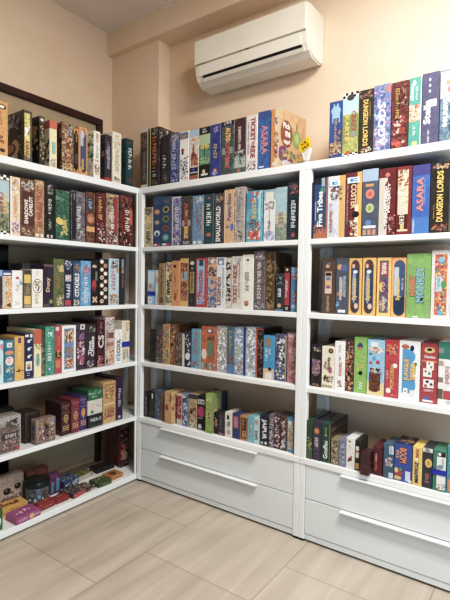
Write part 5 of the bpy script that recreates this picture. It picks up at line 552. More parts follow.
('R1', 1.7957, 1.8726, 1.5609, 1.8657, 0.0166, 0.254, "black game with chunky yellow capitals at right end on right unit's first shelf", '332e2a 3c3631', [('t', 'DUNGEON LORDS', 0.52, 0.16, 0.88, 0.34, 'ecc02c', 'u'), ('p', 0.05, 0.02, 0.95, 0.13, ['c8683c', '8a3a30', '5a5048'], 10), ('p', 0.1, 0.9, 0.95, 0.98, ['c8a848', 'a84438', '8a9098'], 8), ('s', 0.22, 0.2, 0.4, 0.08, 'c89a30')], {}),
('R2', 1.2345, 1.2743, 1.1846, 1.4466, 0.1594, 0.094, "dark recessed box with shadowy sword art on right unit's second shelf", '2e2624 382e2a 241e1c', [('p', 0.05, 0.1, 0.6, 0.95, ['3c3230', '4a3a30', '1e1a1a', '5a4438'], 20), ('e', 0.4, 0.62, 0.06, 0.14, '8a8c8c'), ('r', 0.62, 0.08, 0.78, 0.18, '6a6460'), ('p', 0.1, 0.24, 0.6, 0.34, ['6a4a34', '7a5a3c'], 6)], {}),
('R2', 1.283, 1.358, 1.1846, 1.464, 0.0489, 0.214, "dark chocolate game with coloured icon panel on right unit's second shelf", '5a4438 634c40', [('e', 0.4, 0.86, 0.14, 0.035, 'd8963c'), ('e', 0.5, 0.9, 0.12, 0.03, '4a6a9a'), ('r', 0.22, 0.36, 0.7, 0.76, 'c0a690'), ('r', 0.26, 0.68, 0.66, 0.74, '3a2c2c'), ('e', 0.45, 0.63, 0.16, 0.03, '4a7ab0'), ('e', 0.45, 0.55, 0.18, 0.035, 'e0a83c'), ('e', 0.45, 0.48, 0.16, 0.03, '8a5a8a'), ('r', 0.24, 0.37, 0.68, 0.45, 'e0b8a4'), ('s', 0.45, 0.03, 0.32, 0.26, 'b8a494')], {}),
('R2', 1.3602, 1.4237, 1.1846, 1.4635, 0.0435, 0.214, "slate game with white jumbled lettering on right unit's second shelf", '4a5464 525c6e', [('e', 0.3, 0.84, 0.22, 0.05, 'd8943c'), ('e', 0.65, 0.82, 0.28, 0.06, '5a6aa8'), ('s', 0.42, 0.24, 0.66, 0.34, 'e8e8e4'), ('s', 0.7, 0.3, 0.68, 0.26, 'd0d4d8'), ('e', 0.2, 0.36, 0.1, 0.03, 'd8743c'), ('r', 0.2, 0.03, 0.8, 0.08, 'dcdcdc'), ('p', 0.02, 0.14, 0.3, 0.22, ['7ab8e0'], 5)], {}),
('R2', 1.4259, 1.4889, 1.1846, 1.4612, 0.0462, 0.214, "yellow game with rounded portrait panel beside slate game on right unit's second shelf", 'e0a428 e6ac34', [('e', 0.5, 0.86, 0.34, 0.11, '3a4a68'), ('e', 0.5, 0.14, 0.34, 0.11, '3a4a68'), ('r', 0.16, 0.14, 0.84, 0.86, '3a4a68'), ('e', 0.5, 0.88, 0.28, 0.06, '6a3c2c'), ('e', 0.35, 0.86, 0.12, 0.04, 'd8a888'), ('e', 0.42, 0.5, 0.16, 0.3, '8a9cb4'), ('e', 0.5, 0.76, 0.18, 0.03, 'd8dce0'), ('e', 0.4, 0.13, 0.22, 0.07, '5a3c34'), ('e', 0.6, 0.16, 0.16, 0.05, 'd8b8a0'), ('t', 'Splendor', 0.48, 0.26, 0.66, 0.42, 'e8bc38', 'u')], {}),
('R2', 1.4938, 1.5571, 1.1846, 1.4617, 0.0441, 0.214, "second yellow game with rounded portrait panel, right of its twin on right unit's second shelf", 'e0a428 e6ac34', [('e', 0.5, 0.86, 0.34, 0.11, '3a4a68'), ('e', 0.5, 0.14, 0.34, 0.11, '3a4a68'), ('r', 0.16, 0.14, 0.84, 0.86, '3a4a68'), ('e', 0.5, 0.88, 0.28, 0.06, '6a3c2c'), ('e', 0.35, 0.86, 0.12, 0.04, 'd8a888'), ('e', 0.42, 0.5, 0.16, 0.3, '8a9cb4'), ('e', 0.5, 0.76, 0.18, 0.03, 'd8dce0'), ('e', 0.4, 0.13, 0.22, 0.07, '5a3c34'), ('e', 0.6, 0.16, 0.16, 0.05, 'd8b8a0'), ('t', 'Splendor', 0.48, 0.26, 0.66, 0.42, 'e8bc38', 'u')], {}),
('R2', 1.5628, 1.6279, 1.1846, 1.4611, 0.0487, 0.214, "yellow game with small red rectangle logo up top on right unit's second shelf", 'e2a832 ecc45a', [('r', 0.18, 0.06, 0.82, 0.95, '6a5a6a'), ('r', 0.24, 0.7, 0.74, 0.92, 'b82c30'), ('t', 'MARVEL', 0.5, 0.71, 0.91, 0.34, 'f0e8e4', 'd'), ('e', 0.4, 0.5, 0.24, 0.09, 'e0b040'), ('p', 0.35, 0.4, 0.82, 0.62, ['6a3a9a', '8a5ab0', '4a2c6a'], 14), ('p', 0.2, 0.08, 0.8, 0.34, ['8a8a98', '5a5a74', 'b8b8c4'], 16), ('t', 'Splendor', 0.5, 0.1, 0.32, 0.26, 'e8c060', 'u')], {}),
('R2', 1.6301, 1.6969, 1.1846, 1.4596, 0.0484, 0.214, "orange game with steel blue rounded panel on right unit's second shelf", 'e69a40 ea9f48', [('e', 0.54, 0.85, 0.38, 0.11, '3f5c80'), ('e', 0.54, 0.12, 0.38, 0.1, '26405c'), ('r', 0.16, 0.12, 0.92, 0.85, '3f5c80'), ('r', 0.18, 0.36, 0.5, 0.84, 'b4bcc8'), ('r', 0.16, 0.12, 0.92, 0.34, '26405c'), ('t', 'Splendor', 0.48, 0.28, 0.68, 0.36, 'e8c23c', 'u'), ('s', 0.75, 0.45, 0.65, 0.14, 'c8d4e0')], {}),
('R2', 1.6991, 1.8028, 1.1846, 1.4757, 0.043, 0.214, "wide grass green game with blue and coral bubble lettering on right unit's second shelf", '6ea046 78aa4e', [('t', 'MONKEY', 0.58, 0.24, 0.8, 0.36, '1f3a4a', 'u'), ('t', 'MONKEY', 0.57, 0.245, 0.795, 0.33, '78b4d0', 'u'), ('t', 'HUNGRY', 0.26, 0.34, 0.66, 0.26, '3a2420', 'u'), ('t', 'HUNGRY', 0.255, 0.345, 0.655, 0.23, 'e8785a', 'u'), ('r', 0.3, 0.01, 0.5, 0.03, 'e0ecd8')], {}),
('R2', 1.805, 1.8795, 1.1846, 1.4882, 0.0422, 0.214, "white framed game with explosive multicolour comic art on right unit's second shelf", 'd8cec8 cfc5bf', [('r', 0.2, 0.06, 0.86, 0.94, 'c8642c'), ('p', 0.2, 0.06, 0.86, 0.94, ['e08a2c', 'd8483c', '7a3a8a', 'e8c43c', '3a8ac0', '5aa04a', 'b83a5a', 'e8a850'], 70), ('e', 0.54, 0.86, 0.16, 0.04, '5ab0dc'), ('r', 0.26, 0.4, 0.6, 0.62, 'a8c8d4'), ('s', 0.4, 0.42, 0.6, 0.2, '4a8ab0'), ('e', 0.68, 0.5, 0.14, 0.06, '3a9a4a'), ('e', 0.54, 0.1, 0.14, 0.035, '4aa8dc')], {}),
('R3', 1.2345, 1.2912, 0.8046, 1.0216, 0.043, 0.194, "black game with purple swirling creature on right unit's third shelf", '2a2428 342c30 221e22', [('e', 0.5, 0.45, 0.4, 0.2, '7a5a78'), ('p', 0.1, 0.3, 0.9, 0.66, ['a88aa8', 'c86a7a', '8a6a90', 'b89a5a', '5a3c50'], 26), ('p', 0.1, 0.84, 0.9, 0.95, ['3a4a78', 'c8a878'], 6), ('s', 0.5, 0.02, 0.07, 0.7, 'c88a5a')], {}),
('R3', 1.294, 1.3601, 0.8046, 1.0174, 0.0443, 0.194, "cream game with sketched reclining figure on right unit's third shelf", 'e6dac0 dfd2b4', [('e', 0.72, 0.9, 0.2, 0.06, '2c2a34'), ('e', 0.72, 0.9, 0.1, 0.03, 'b87a3c'), ('t', 'Sky', 0.3, 0.46, 0.66, 0.26, '8a7a64', 'u'), ('t', 'Study', 0.58, 0.44, 0.76, 0.3, '6a5c4c', 'u'), ('e', 0.68, 0.44, 0.16, 0.08, 'b85a8a'), ('e', 0.35, 0.22, 0.22, 0.07, '6a3434'), ('p', 0.2, 0.12, 0.95, 0.32, ['3c3030', '5a8a84', 'a86a5a', 'e0b898'], 14), ('e', 0.15, 0.05, 0.09, 0.03, '8a7a60'), ('e', 0.35, 0.05, 0.09, 0.03, '8a7a60'), ('e', 0.55, 0.05, 0.09, 0.03, '8a7a60'), ('e', 0.75, 0.05, 0.09, 0.03, '8a7a60')], {}),
('R3', 1.3623, 1.4152, 0.8046, 1.0489, 0.0456, 0.194, "clean white game with orange and blue small lettering on right unit's third shelf", 'ecece8 e6e6e4', [('t', 'KOKORO', 0.58, 0.3, 0.58, 0.3, 'd8703a', 'u'), ('s', 0.52, 0.6, 0.7, 0.28, '2c3a84'), ('s', 0.5, 0.76, 0.92, 0.3, 'b8b8b8'), ('p', 0.25, 0.06, 0.75, 0.2, ['3a3030', 'c83a3a', 'e0b03c'], 8)], {}),
('R3', 1.4174, 1.4589, 0.8046, 1.0594, 0.047, 0.194, "dark game crowded with red faced figures on right unit's third shelf", '5a3430 6a4438 3c2c2c', [('p', 0.02, 0.02, 0.98, 0.98, ['a8443c', 'c8884c', '2c2428', '8a8a94', 'd8b078', 'b85a44'], 44)], {}),
('R3', 1.4611, 1.5261, 0.8046, 1.0776, 0.0474, 0.194, "light green game with yellow lettering on right unit's third shelf", '7ab43e 82bc46', [('e', 0.45, 0.84, 0.2, 0.06, '3c4a8a'), ('e', 0.45, 0.8, 0.14, 0.03, 'c8743c'), ('s', 0.62, 0.44, 0.7, 0.3, 'e0d05a'), ('s', 0.3, 0.36, 0.52, 0.28, 'e0d05a'), ('e', 0.5, 0.36, 0.16, 0.04, '24242a'), ('s', 0.5, 0.05, 0.2, 0.4, 'e8f0d8')], {}),
('R3', 1.5283, 1.609, 0.8046, 1.0715, 0.0422, 0.194, "sky blue game showing a brown wicker basket on right unit's third shelf", '8cc4e4 7ebcdf', [('r', 0.2, 0.87, 0.62, 0.96, 'd8e0e8'), ('p', 0.05, 0.76, 0.95, 0.88, ['e8e8e4', 'd86a3c', 'e0c84a'], 12), ('e', 0.2, 0.74, 0.1, 0.02, '3a7a3c'), ('e', 0.2, 0.58, 0.1, 0.025, 'c8343c'), ('e', 0.62, 0.6, 0.12, 0.035, 'c8343c'), ('e', 0.4, 0.66, 0.1, 0.04, '4a9ad8'), ('r', 0, 0, 1, 0.24, 'e0c88a'), ('r', 0.12, 0.1, 0.78, 0.4, '6a3c26'), ('e', 0.45, 0.1, 0.33, 0.04, '6a3c26'), ('p', 0.12, 0.08, 0.8, 0.4, ['7a4a2c', '5a3220', '8a5a38'], 30), ('p', 0.1, 0.38, 0.85, 0.5, ['2c241f', 'b83a30', 'e0b83c', '3a5a9a'], 12), ('e', 0.78, 0.06, 0.16, 0.04, 'e8c83c')], {}),
('R3', 1.6112, 1.6724, 0.8046, 1.0769, 0.0447, 0.194, "red game with yellow popcorn style lettering on right unit's third shelf", 'c02c3c c63444', [('p', 0.1, 0.74, 0.95, 0.92, ['e0a03c', '6a3a7a', 'd8643c'], 14), ('t', 'POPCORN', 0.55, 0.16, 0.56, 0.3, 'e8b43c', 'u'), ('e', 0.75, 0.56, 0.18, 0.04, 'f0e8dc'), ('e', 0.3, 0.12, 0.18, 0.045, 'f0e8dc'), ('s', 0.2, 0.3, 0.46, 0.22, 'e8d0d0'), ('s', 0.6, 0.03, 0.06, 0.3, 'e0b0b0')], {}),
('R3', 1.6751, 1.7664, 0.8046, 1.0779, 0.0462, 0.194, "white game with blue patch and outlined yellow lettering on right unit's third shelf", 'eaeaea e4e4e6', [('r', 0.16, 0.12, 0.64, 0.86, '3a9cd8'), ('e', 0.55, 0.74, 0.24, 0.1, '3a9cd8'), ('e', 0.6, 0.26, 0.22, 0.12, '3a9cd8'), ('e', 0.3, 0.9, 0.2, 0.04, 'b8643c'), ('e', 0.62, 0.88, 0.1, 0.05, '26305a'), ('t', 'JUNGLE', 0.4, 0.32, 0.7, 0.32, '8a4a1c', 'u'), ('t', 'JUNGLE', 0.39, 0.325, 0.695, 0.29, 'eec03c', 'u'), ('t', 'SPEED', 0.68, 0.34, 0.64, 0.26, '8a4a1c', 'u'), ('t', 'SPEED', 0.67, 0.345, 0.635, 0.23, 'eec03c', 'u'), ('e', 0.8, 0.62, 0.08, 0.03, '4a9a3c'), ('r', 0.24, 0.1, 0.44, 0.2, 'e8ecf0'), ('e', 0.33, 0.15, 0.05, 0.015, 'c83a34'), ('r', 0.55, 0.06, 0.75, 0.18, 'd8dce4')], {}),
('R3', 1.7691, 1.842, 0.8046, 1.0727, 0.0483, 0.194, "red game picturing white dice cards on right unit's third shelf", 'b03a40 a8343a', [('e', 0.5, 0.89, 0.3, 0.05, 'd8b468'), ('e', 0.5, 0.9, 0.16, 0.025, '3a2a20'), ('h', 'Diamine', 0.22, 0.84, 0.78, 0.05, 'e8d8d8'), ('r', 0.05, 0.69, 0.95, 0.72, 'd87a3c'), ('r', 0.34, 0.56, 0.76, 0.7, 'e8e6e0'), ('r', 0.16, 0.44, 0.66, 0.58, 'e2e4de'), ('r', 0.18, 0.26, 0.78, 0.4, 'e6e6e2'), ('e', 0.5, 0.67, 0.06, 0.02, 'b83a3c'), ('e', 0.62, 0.61, 0.07, 0.022, '3a9a4a'), ('e', 0.3, 0.53, 0.07, 0.02, 'c83a44'), ('e', 0.52, 0.5, 0.08, 0.025, '3a9a3c'), ('r', 0.32, 0.34, 0.5, 0.38, '2c2c2e'), ('e', 0.32, 0.29, 0.09, 0.025, 'b83a3c'), ('e', 0.64, 0.32, 0.09, 0.025, '5a5a5c'), ('s', 0.5, 0.18, 0.23, 0.7, 'ecdcdc'), ('e', 0.4, 0.08, 0.16, 0.04, '4a6aa8'), ('r', 0.15, 0.02, 0.75, 0.05, 'e8e0e0')], {}),
('R3', 1.8443, 1.9197, 0.8046, 1.0868, 0.0437, 0.194, "teal white and red game with square cutouts at right edge on right unit's third shelf", 'e6e4de dededa', [('r', 0, 0.73, 1, 1, '26806e'), ('r', 0.0, 0.62, 0.28, 0.7, 'a89c90'), ('r', 0.0, 0.36, 0.28, 0.44, '8a7a6c'), ('r', 0, 0.82, 0.28, 0.9, '8a8a80'), ('r', 0, 0.1, 0.28, 0.26, '6a6058'), ('s', 0.5, 0.34, 0.62, 0.3, 'c8686c'), ('r', 0.3, 0.1, 1, 0.24, 'c43440'), ('s', 0.6, 0.02, 0.08, 0.4, 'b8b4b0')], {}),
('R4', 1.2345, 1.2661, 0.4357, 0.6359, 0.0076, 0.234, "dark green game with yellow glow at left end above right unit's drawers", '2a4a34 34563c', [('p', 0.1, 0.2, 0.9, 0.55, ['8a9444', 'a8a858', '6a7c3c'], 14), ('r', 0, 0, 1, 0.25, '4a6a4a')], {}),
('R4', 1.2683, 1.3106, 0.4357, 0.6312, 0.0092, 0.234, "dark plum game with orange emblem and white lettering above right unit's drawers", '3f3448 4a3c54', [('e', 0.5, 0.77, 0.36, 0.09, 'b86a3c'), ('e', 0.5, 0.78, 0.2, 0.05, 'd8944a'), ('r', 0.15, 0.26, 0.85, 0.62, '5a5064'), ('s', 0.5, 0.34, 0.6, 0.5, 'e0dce4'), ('p', 0.1, 0.02, 0.9, 0.22, ['5a4c60', '6a5a6a'], 8)], {}),
('R4', 1.3128, 1.3612, 0.4357, 0.6324, 0.0115, 0.234, "forest green game with white script and striped side above right unit's drawers", '1f4a3c 265444', [('t', 'Gouffeu', 0.5, 0.1, 0.56, 0.5, 'd8e4d8', 'u'), ('s', 0.5, 0.66, 0.9, 0.3, '8aa858'), ('e', 0.5, 0.7, 0.12, 0.03, 'd8a83c'), ('r', 0.9, 0, 1, 1, '8a7a5a')], {'right': [('r', 0, 0, 1, 1, '3c3026'), ('r', 0.05, 0.1, 0.95, 0.2, '6a4c34'), ('r', 0.05, 0.27, 0.95, 0.37, '6a4c34'), ('r', 0.05, 0.44, 0.95, 0.54, '6a4c34'), ('r', 0.05, 0.61, 0.95, 0.71, '6a4c34'), ('r', 0.05, 0.78, 0.95, 0.88, '6a4c34')]}),
('R4', 1.3662, 1.4069, 0.4357, 0.5647, 0.0115, 0.119, "short olive tan game with engraved landscape above right unit's drawers", '8a7c5c 9a8c6a 7a6c4e', [('p', 0.05, 0.05, 0.95, 0.95, ['b8ac8c', '6a5c40', 'c8bc9c', '5a4c38'], 26)], {}),
('R4', 1.4091, 1.4446, 0.4357, 0.5725, 0.0093, 0.119, "short lavender grey game above right unit's drawers", '7a7c9c 8688a8', [('p', 0.1, 0.1, 0.9, 0.9, ['9ca0bc', '5c5e80', 'b0b2c8'], 14)], {}),
('R4', 1.4468, 1.4887, 0.4357, 0.5883, 0.0072, 0.119, "white game with small dark red bird above right unit's drawers", 'e2e0da dad8d2', [('e', 0.4, 0.88, 0.16, 0.035, '7a8a3c'), ('s', 0.45, 0.68, 0.76, 0.4, 'b0a8a0'), ('e', 0.5, 0.32, 0.22, 0.06, '8a2c34'), ('e', 0.6, 0.4, 0.08, 0.04, 'a83c3c'), ('e', 0.3, 0.26, 0.12, 0.04, '6a2430')], {}),
('R4', 1.4909, 1.5164, 0.4357, 0.5826, 0.0096, 0.109, "black game with white and amber side panels above right unit's drawers", '2a2826 343230', [('r', 0.1, 0.42, 0.7, 0.8, 'd8d4cc'), ('r', 0.1, 0.6, 0.7, 0.66, 'b83a38'), ('r', 0.1, 0.05, 0.8, 0.25, 'd8a83a')], {}),
('R4', 1.5293, 1.5712, 0.4357, 0.5443, -0.0261, 0.069, "small maroon brown box jutting ahead of row above right unit's drawers", '4a2a2e 523034', [('e', 0.5, 0.4, 0.25, 0.1, '5a383a')], {'right': [('p', 0, 0.1, 1, 0.6, ['8a4a3c', '5a2c30'], 8)]}),
('R4', 1.5772, 1.6203, 0.4357, 0.5735, 0.0111, 0.129, "wine red game with orange vertical lettering above right unit's drawers", '5c1c2a 661f2f', [('s', 0.35, 0.14, 0.72, 0.36, 'e0743c'), ('s', 0.35, 0.5, 0.75, 0.2, 'e8b0a0')], {}),
('R4', 1.6256, 1.6727, 0.4357, 0.5957, 0.0084, 0.129, "steel blue game with pale corner tabs above right unit's drawers", '3c5c74 446680', [('r', 0.55, 0.72, 0.98, 0.96, 'c0d0da'), ('r', 0.55, 0.02, 0.98, 0.18, 'c0d0da'), ('p', 0.2, 0.35, 0.9, 0.62, ['8ab0c4', 'd8e0e4', 'c88a84'], 14), ('s', 0.75, 0.74, 0.94, 0.2, '4a6478')], {}),
('R4', 1.6749, 1.7544, 0.4357, 0.6087, 0.0115, 0.129, "royal blue game with jagged orange word and fruit above right unit's drawers", '3450a4 3c58ac', [('t', 'BOOM', 0.5, 0.5, 0.9, 0.44, '7a2c1c', 'd'), ('t', 'BOOM', 0.49, 0.505, 0.895, 0.4, 'f0903c', 'd'), ('s', 0.18, 0.6, 0.82, 0.22, 'e8b06a'), ('e', 0.25, 0.2, 0.2, 0.1, 'b83a3c'), ('e', 0.12, 0.28, 0.1, 0.07, 'e8c43c'), ('e', 0.35, 0.32, 0.1, 0.04, '4a9a3c'), ('e', 0.2, 0.08, 0.22, 0.05, 'd8b868'), ('r', 0.62, 0.04, 0.9, 0.3, 'c8d4e8'), ('r', 0.78, 0.02, 0.98, 0.08, 'e0e4ec')], {'top': [('r', 0, 0, 1, 1, '2c3450'), ('p', 0.1, 0.1, 0.9, 0.9, ['b8783c', '3a4468', '8a5a34'], 8)]}),
('R4', 1.7566, 1.7958, 0.4357, 0.611, 0.006, 0.129, "sunny yellow game with purple vertical lettering above right unit's drawers", 'e2bc1e e8c42a', [('t', 'FUN', 0.5, 0.74, 0.94, 0.36, 'c83c34', 'd'), ('e', 0.4, 0.68, 0.16, 0.03, 'f0ece0'), ('t', 'MAFFIOZ', 0.45, 0.08, 0.62, 0.44, '5a3a7a', 'u')], {}),
('R4', 1.798, 1.8391, 0.4357, 0.6139, 0.0082, 0.129, "dark slate game with round yellow badge above right unit's drawers", '343848 3c4050', [('r', 0, 0.9, 1, 1, 'd8d4d0'), ('s', 0.5, 0.91, 0.99, 0.6, '1c1a1c'), ('e', 0.6, 0.63, 0.36, 0.11, 'e0b82a'), ('e', 0.6, 0.63, 0.2, 0.06, 'c89a24'), ('s', 0.5, 0.12, 0.36, 0.5, 'c8707c')], {}),
('R4', 1.8413, 1.8946, 0.4357, 0.6168, 0.0056, 0.129, "green edged white game strapped with blue elastic above right unit's drawers", '1f7a64 24846c', [('r', 0.3, 0.04, 0.97, 0.95, 'e2e4de'), ('r', 0.32, 0.84, 0.95, 0.95, '2a2a2c'), ('e', 0.5, 0.9, 0.12, 0.04, 'e8e8e4'), ('e', 0.5, 0.58, 0.2, 0.05, 'c88a5a'), ('e', 0.6, 0.6, 0.2, 0.05, '5aa0c0'), ('p', 0.3, 0.04, 0.97, 0.2, ['c83a3c', '3a7a5a', '8ab8a0', 'e8c8c0'], 16), ('s', 0.75, 0.6, 0.8, 0.2, '8aa0a8')], {'band': (0.4, 0.53, '1f3c94')}),
('R4', 1.8968, 1.9487, 0.4357, 0.6417, 0.0104, 0.129, "teal and orange game at right edge above right unit's drawers", '2f8aa4 3a96b0', [('r', 0.1, 0.04, 0.9, 0.3, 'd8863c'), ('p', 0.2, 0.4, 0.95, 0.95, ['7ac0d0', '2a6a84', 'a8d0dc'], 14)], {}),
]
UNIT = {'L': 'left', 'M': 'middle', 'R': 'right'}
LEVEL = ['top of', 'uppermost inner shelf of', 'second inner shelf of', 'third inner shelf of', 'fourth inner shelf of']
for k, a, c, z0, z1, inset, dep, label, cols, art, ex in BOXES:
    w = c - a
    if k[0] == 'L': loc, rz = (-inset, (a + c) / 2, z0), PI / 2
    else: loc, rz = ((a + c) / 2, inset, z0), 0
    small = k in ('M4', 'R4')
    name = {'tin': 'game_tin', 'book': 'book_box'}.get(ex.get('kind'), 'card_game_box' if small else 'board_game_box')
    cat = {'tin': 'tin', 'book': 'book'}.get(ex.get('kind'), 'card game' if small else 'board game')
    group = 'game boxes on the %s the %s unit' % (LEVEL[int(k[1])], UNIT[k[0]])
    make_game(name, label, cat, group, loc, rz, w, dep, z1 - z0, cols.split(), art, ex)

# ---------------------------------------------------------------- bottom board of the left unit
ZF = HZ[5] + .0007
G = 'small games laid out on the bottom board'
def flat(ax_, ay_, bx_, by_, d, h, label, cols, art=(), top=None, left=None, name='card_game_box', z=ZF, bev=.0012, cat='card game', **kw):
    w = math.hypot(bx_ - ax_, by_ - ay_); ang = math.atan2(by_ - ay_, bx_ - ax_)
    ex = dict(bev=bev, **kw)
    if top: ex['top'] = top
    if left: ex['left'] = left
    return make_game(name, label, cat, G, ((ax_ + bx_) / 2, (ay_ + by_) / 2, z), ang, w, d, h, cols.split(), list(art), ex)
flat(-.02, -1.0, -.024, -.912, .03, .105, 'green box with white oval badge standing at near left end of bottom board', '1f6a34 256f3a', [('e', .48, .45, .42, .32, 'e8ece4'), ('e', .48, .45, .36, .27, '2a7a40'), ('e', .48, .45, .3, .22, 'dfe8dc'), ('s', .48, .3, .6, .2, '2a7a40')])
flat(-.142, -.885, -.131, -.706, .085, .042, 'flat yellow box with dark red script behind pink box', 'dca824 d49e1c', [('s', .5, .2, .8, .1, 'b87a1c')], top=[('p', .2, .25, .85, .8, ['8a3424', 'a8542a', '6a2c24', 'e0b440'], 12), ('hs', .25, .8, .5, .3, '8a2c24')])
flat(.0, -.852, -.004, -.708, .1, .037, 'flat magenta box with white blocks on its lid at front edge', 'b04a8c a84484', [('hs', .1, .45, .5, .5, 'd8b8d0'), ('e', .62, .5, .1, .35, 'd8b84a'), ('hs', .7, .95, .5, .4, 'e0c0d8')], top=[('hs', .18, .45, .45, .35, 'ecdce8'), ('hs', .52, .85, .52, .35, 'ecdce8')])
flat(-.235, -.835, -.235, -.66, .07, .175, 'cream furry face box with two big dark eyes at rear left', 'c8b09a b8a08a d0bca6', [('e', .33, .5, .17, .14, '2a201c'), ('e', .3, .54, .05, .05, '8a7a70'), ('e', .8, .6, .15, .13, '2a201c'), ('e', .77, .64, .05, .05, '8a7a70'), ('e', .55, .38, .1, .05, '8a5a4c'), ('p', .05, .03, .95, .28, ['7a5a50', '8a6a5c', '94503f'], 14)], name='face_box', bev=.02, cat='game')
# round tin with a dark lid
tin = thing('round_tin', 'round clear tub with dark green lid beside furry face box', 'tub', (-.165, -.628, ZF), 0, G)
TB = mottled(['3a4248', '5a7a90', '6a5a4c', '2c3438'], 301, 1, 30)
LID = plain('dark_lid', '141c1a', '1e2a26', .3, 20)
lathe('tub_body', [(.062, 0), (.066, .006), (.066, .1), (.064, .104)], TB, tin)
lathe('tub_lid', [(.07, .1), (.071, .104), (.071, .126), (.068, .13), (.03, .1315)], LID, tin)
p = Print()
cyl = lambda u, v, k: ((.0668 + k * EL) * math.cos(-1.9 + u * 2.4), (.0668 + k * EL) * math.sin(-1.9 + u * 2.4), .1 * v)
for (u, v, s, c) in ((.2, .5, .05, '6a8ab0'), (.3, .35, .04, 'd8d8d0'), (.5, .3, .05, 'd8d4c8'), (.62, .5, .05, '7aa0c8'), (.75, .35, .04, 'c8c8c0'), (.4, .62, .05, '8a6a54'), (.85, .55, .05, '5a4a40'), (.55, .72, .04, '4a6a8a')):
    p.ell(u, v, s, s * 2.4, c, cyl, 10, .3)
p.build('label_print', tin)
flat(-.252, -.64, -.25, -.5, .05, .15, 'rust orange box standing behind the dark lidded tub', '8a4a2a 945230 7c4024', [('p', .05, .6, .95, .95, ['a85a34', '7a3c24'], 8)])
flat(-.165, -.543, -.165, -.47, .05, .12, 'purple box with two cyan figures right of the dark lidded tub', '6a2a5a 74346a', [('r', .12, .1, .35, .5, '2f8aa0'), ('e', .24, .56, .12, .08, '3a9ab0'), ('r', .58, .1, .85, .6, '3a90b0'), ('e', .72, .68, .13, .08, '48a0c0'), ('p', .1, .75, .9, .97, ['8a3a70', '5a2450'], 6)])
flat(-.03, -.7, -.034, -.592, .058, .04, 'dark red packet with gold script next to magenta box', '8e1c26 9a222e', [('hs', .2, .8, .5, .3, 'd8a03a')], top=[('hs', .12, .6, .4, .25, 'd8983a'), ('e', .62, .7, .04, .2, 'e0b03c'), ('e', .7, .6, .12, .05, 'e0b03c')], bev=.008)
flat(-.034, -.588, -.033, -.503, .055, .032, 'dark red packet with yellow word, second from magenta box', '941c28 a02430', [('r', .1, .3, .9, .6, '8a1820')], top=[('hs', .15, .75, .45, .28, 'e0a83c')], bev=.006)
flat(-.16, -.452, -.163, -.34, .1, .05, 'blue box strewn with white shapes behind red packets', '2c4470 3a5486 233660', [('p', .05, .1, .95, .9, ['c8ccd4', '8a94a8', '2a3a5c'], 12)], top=[('p', .02, .02, .98, .98, ['3a5a90', '26406a', 'a8b0bc', '5a6e94'], 26)])
flat(-.018, -.486, -.034, -.385, .12, .028, 'dark picture box with red front edge near middle of bottom board', '4a4244 564c4e', [('r', 0, 0, 1, 1, 'b8303a'), ('hs', .1, .3, .55, .4, 'e0c8c0'), ('p', .4, .2, .9, .8, ['8a5a3c', '5a7a4a', 'c84a48'], 8)], top=[('p', .02, .02, .98, .98, ['3a3436', '6a6468', '8a8a90', 'b0a8a0', '4a3a34'], 34)])
flat(-.19, -.325, -.205, -.2, .09, .03, 'olive box with pale front edge at rear of bottom board', '6a6a34 787840', [('r', 0, 0, 1, 1, 'b8ae9c'), ('e', .95, .5, .06, .4, 'a86a54')], top=[('p', .05, .05, .95, .95, ['8a8a3c', '6a7034', 'a8a050', '54582c'], 22)])
flat(-.03, -.378, -.037, -.31, .1, .018, 'thin dark packet with pale shapes left of green box', '4a4a3e 5a584a', [('p', .1, .1, .9, .9, ['c8c0a8', '8a3c34'], 5)], top=[('p', .02, .02, .98, .98, ['3c3a32', 'c8c4b4', '8a8a5a', 'a84a3c', '2c2a26'], 20)])
flat(-.018, -.3025, -.0125, -.2, .1, .024, 'leafy green box left of orange box at right end', '4a5c2c 586a34', [('p', .05, .1, .95, .9, ['6a7a3c', '3c4c24'], 10)], top=[('p', .02, .02, .98, .98, ['6a8040', '4a6030', '8a9a54', '3a4a26'], 30), ('hs', .2, .75, .6, .2, 'a8b484')])
flat(-.034, -.185, -.036, -.082, .09, .026, 'orange box with dark emblem on lid at right end', 'c07a2c c88434', [('hs', .15, .85, .5, .4, '8a4a1c')], top=[('e', .45, .5, .22, .3, '6a3418'), ('p', .2, .2, .75, .8, ['5a2c18', '8a4a1c', 'a8642a'], 9), ('r', .04, .04, .96, .07, '9a5a20'), ('r', .04, .93, .96, .96, '9a5a20')])
flat(-.2, -.169, -.192, -.022, .08, .032, 'flat black box behind orange box', '1e1a1c 2a2426', [], top=[('p', .2, .2, .9, .9, ['3a3032', '5a4a48', '2a2224'], 10)])
flat(-.155, -.004, -.148, .07, .16, .325, 'tall red and black box standing at far right end of bottom board', '2a2022 342628', [('r', .05, .8, .98, .97, '3a3432'), ('p', .1, .82, .9, .95, ['8a847c', '5a5450'], 10), ('p', .05, .03, .95, .78, ['1c1818', '3a2a28', '6a6058', 'c84a2c', '241c1c', '8a3424'], 36), ('p', .02, .14, .35, .36, ['e0582c', 'c84424'], 5), ('e', .55, .24, .25, .1, '8a7c6c')], left=[('r', 0, 0, 1, 1, '5a1c1c'), ('p', .1, .05, .95, .95, ['6a2422', '7a3028', '4a1818'], 20), ('r', .94, 0, 1, 1, 'a84a34')], name='board_game_box', cat='board game')

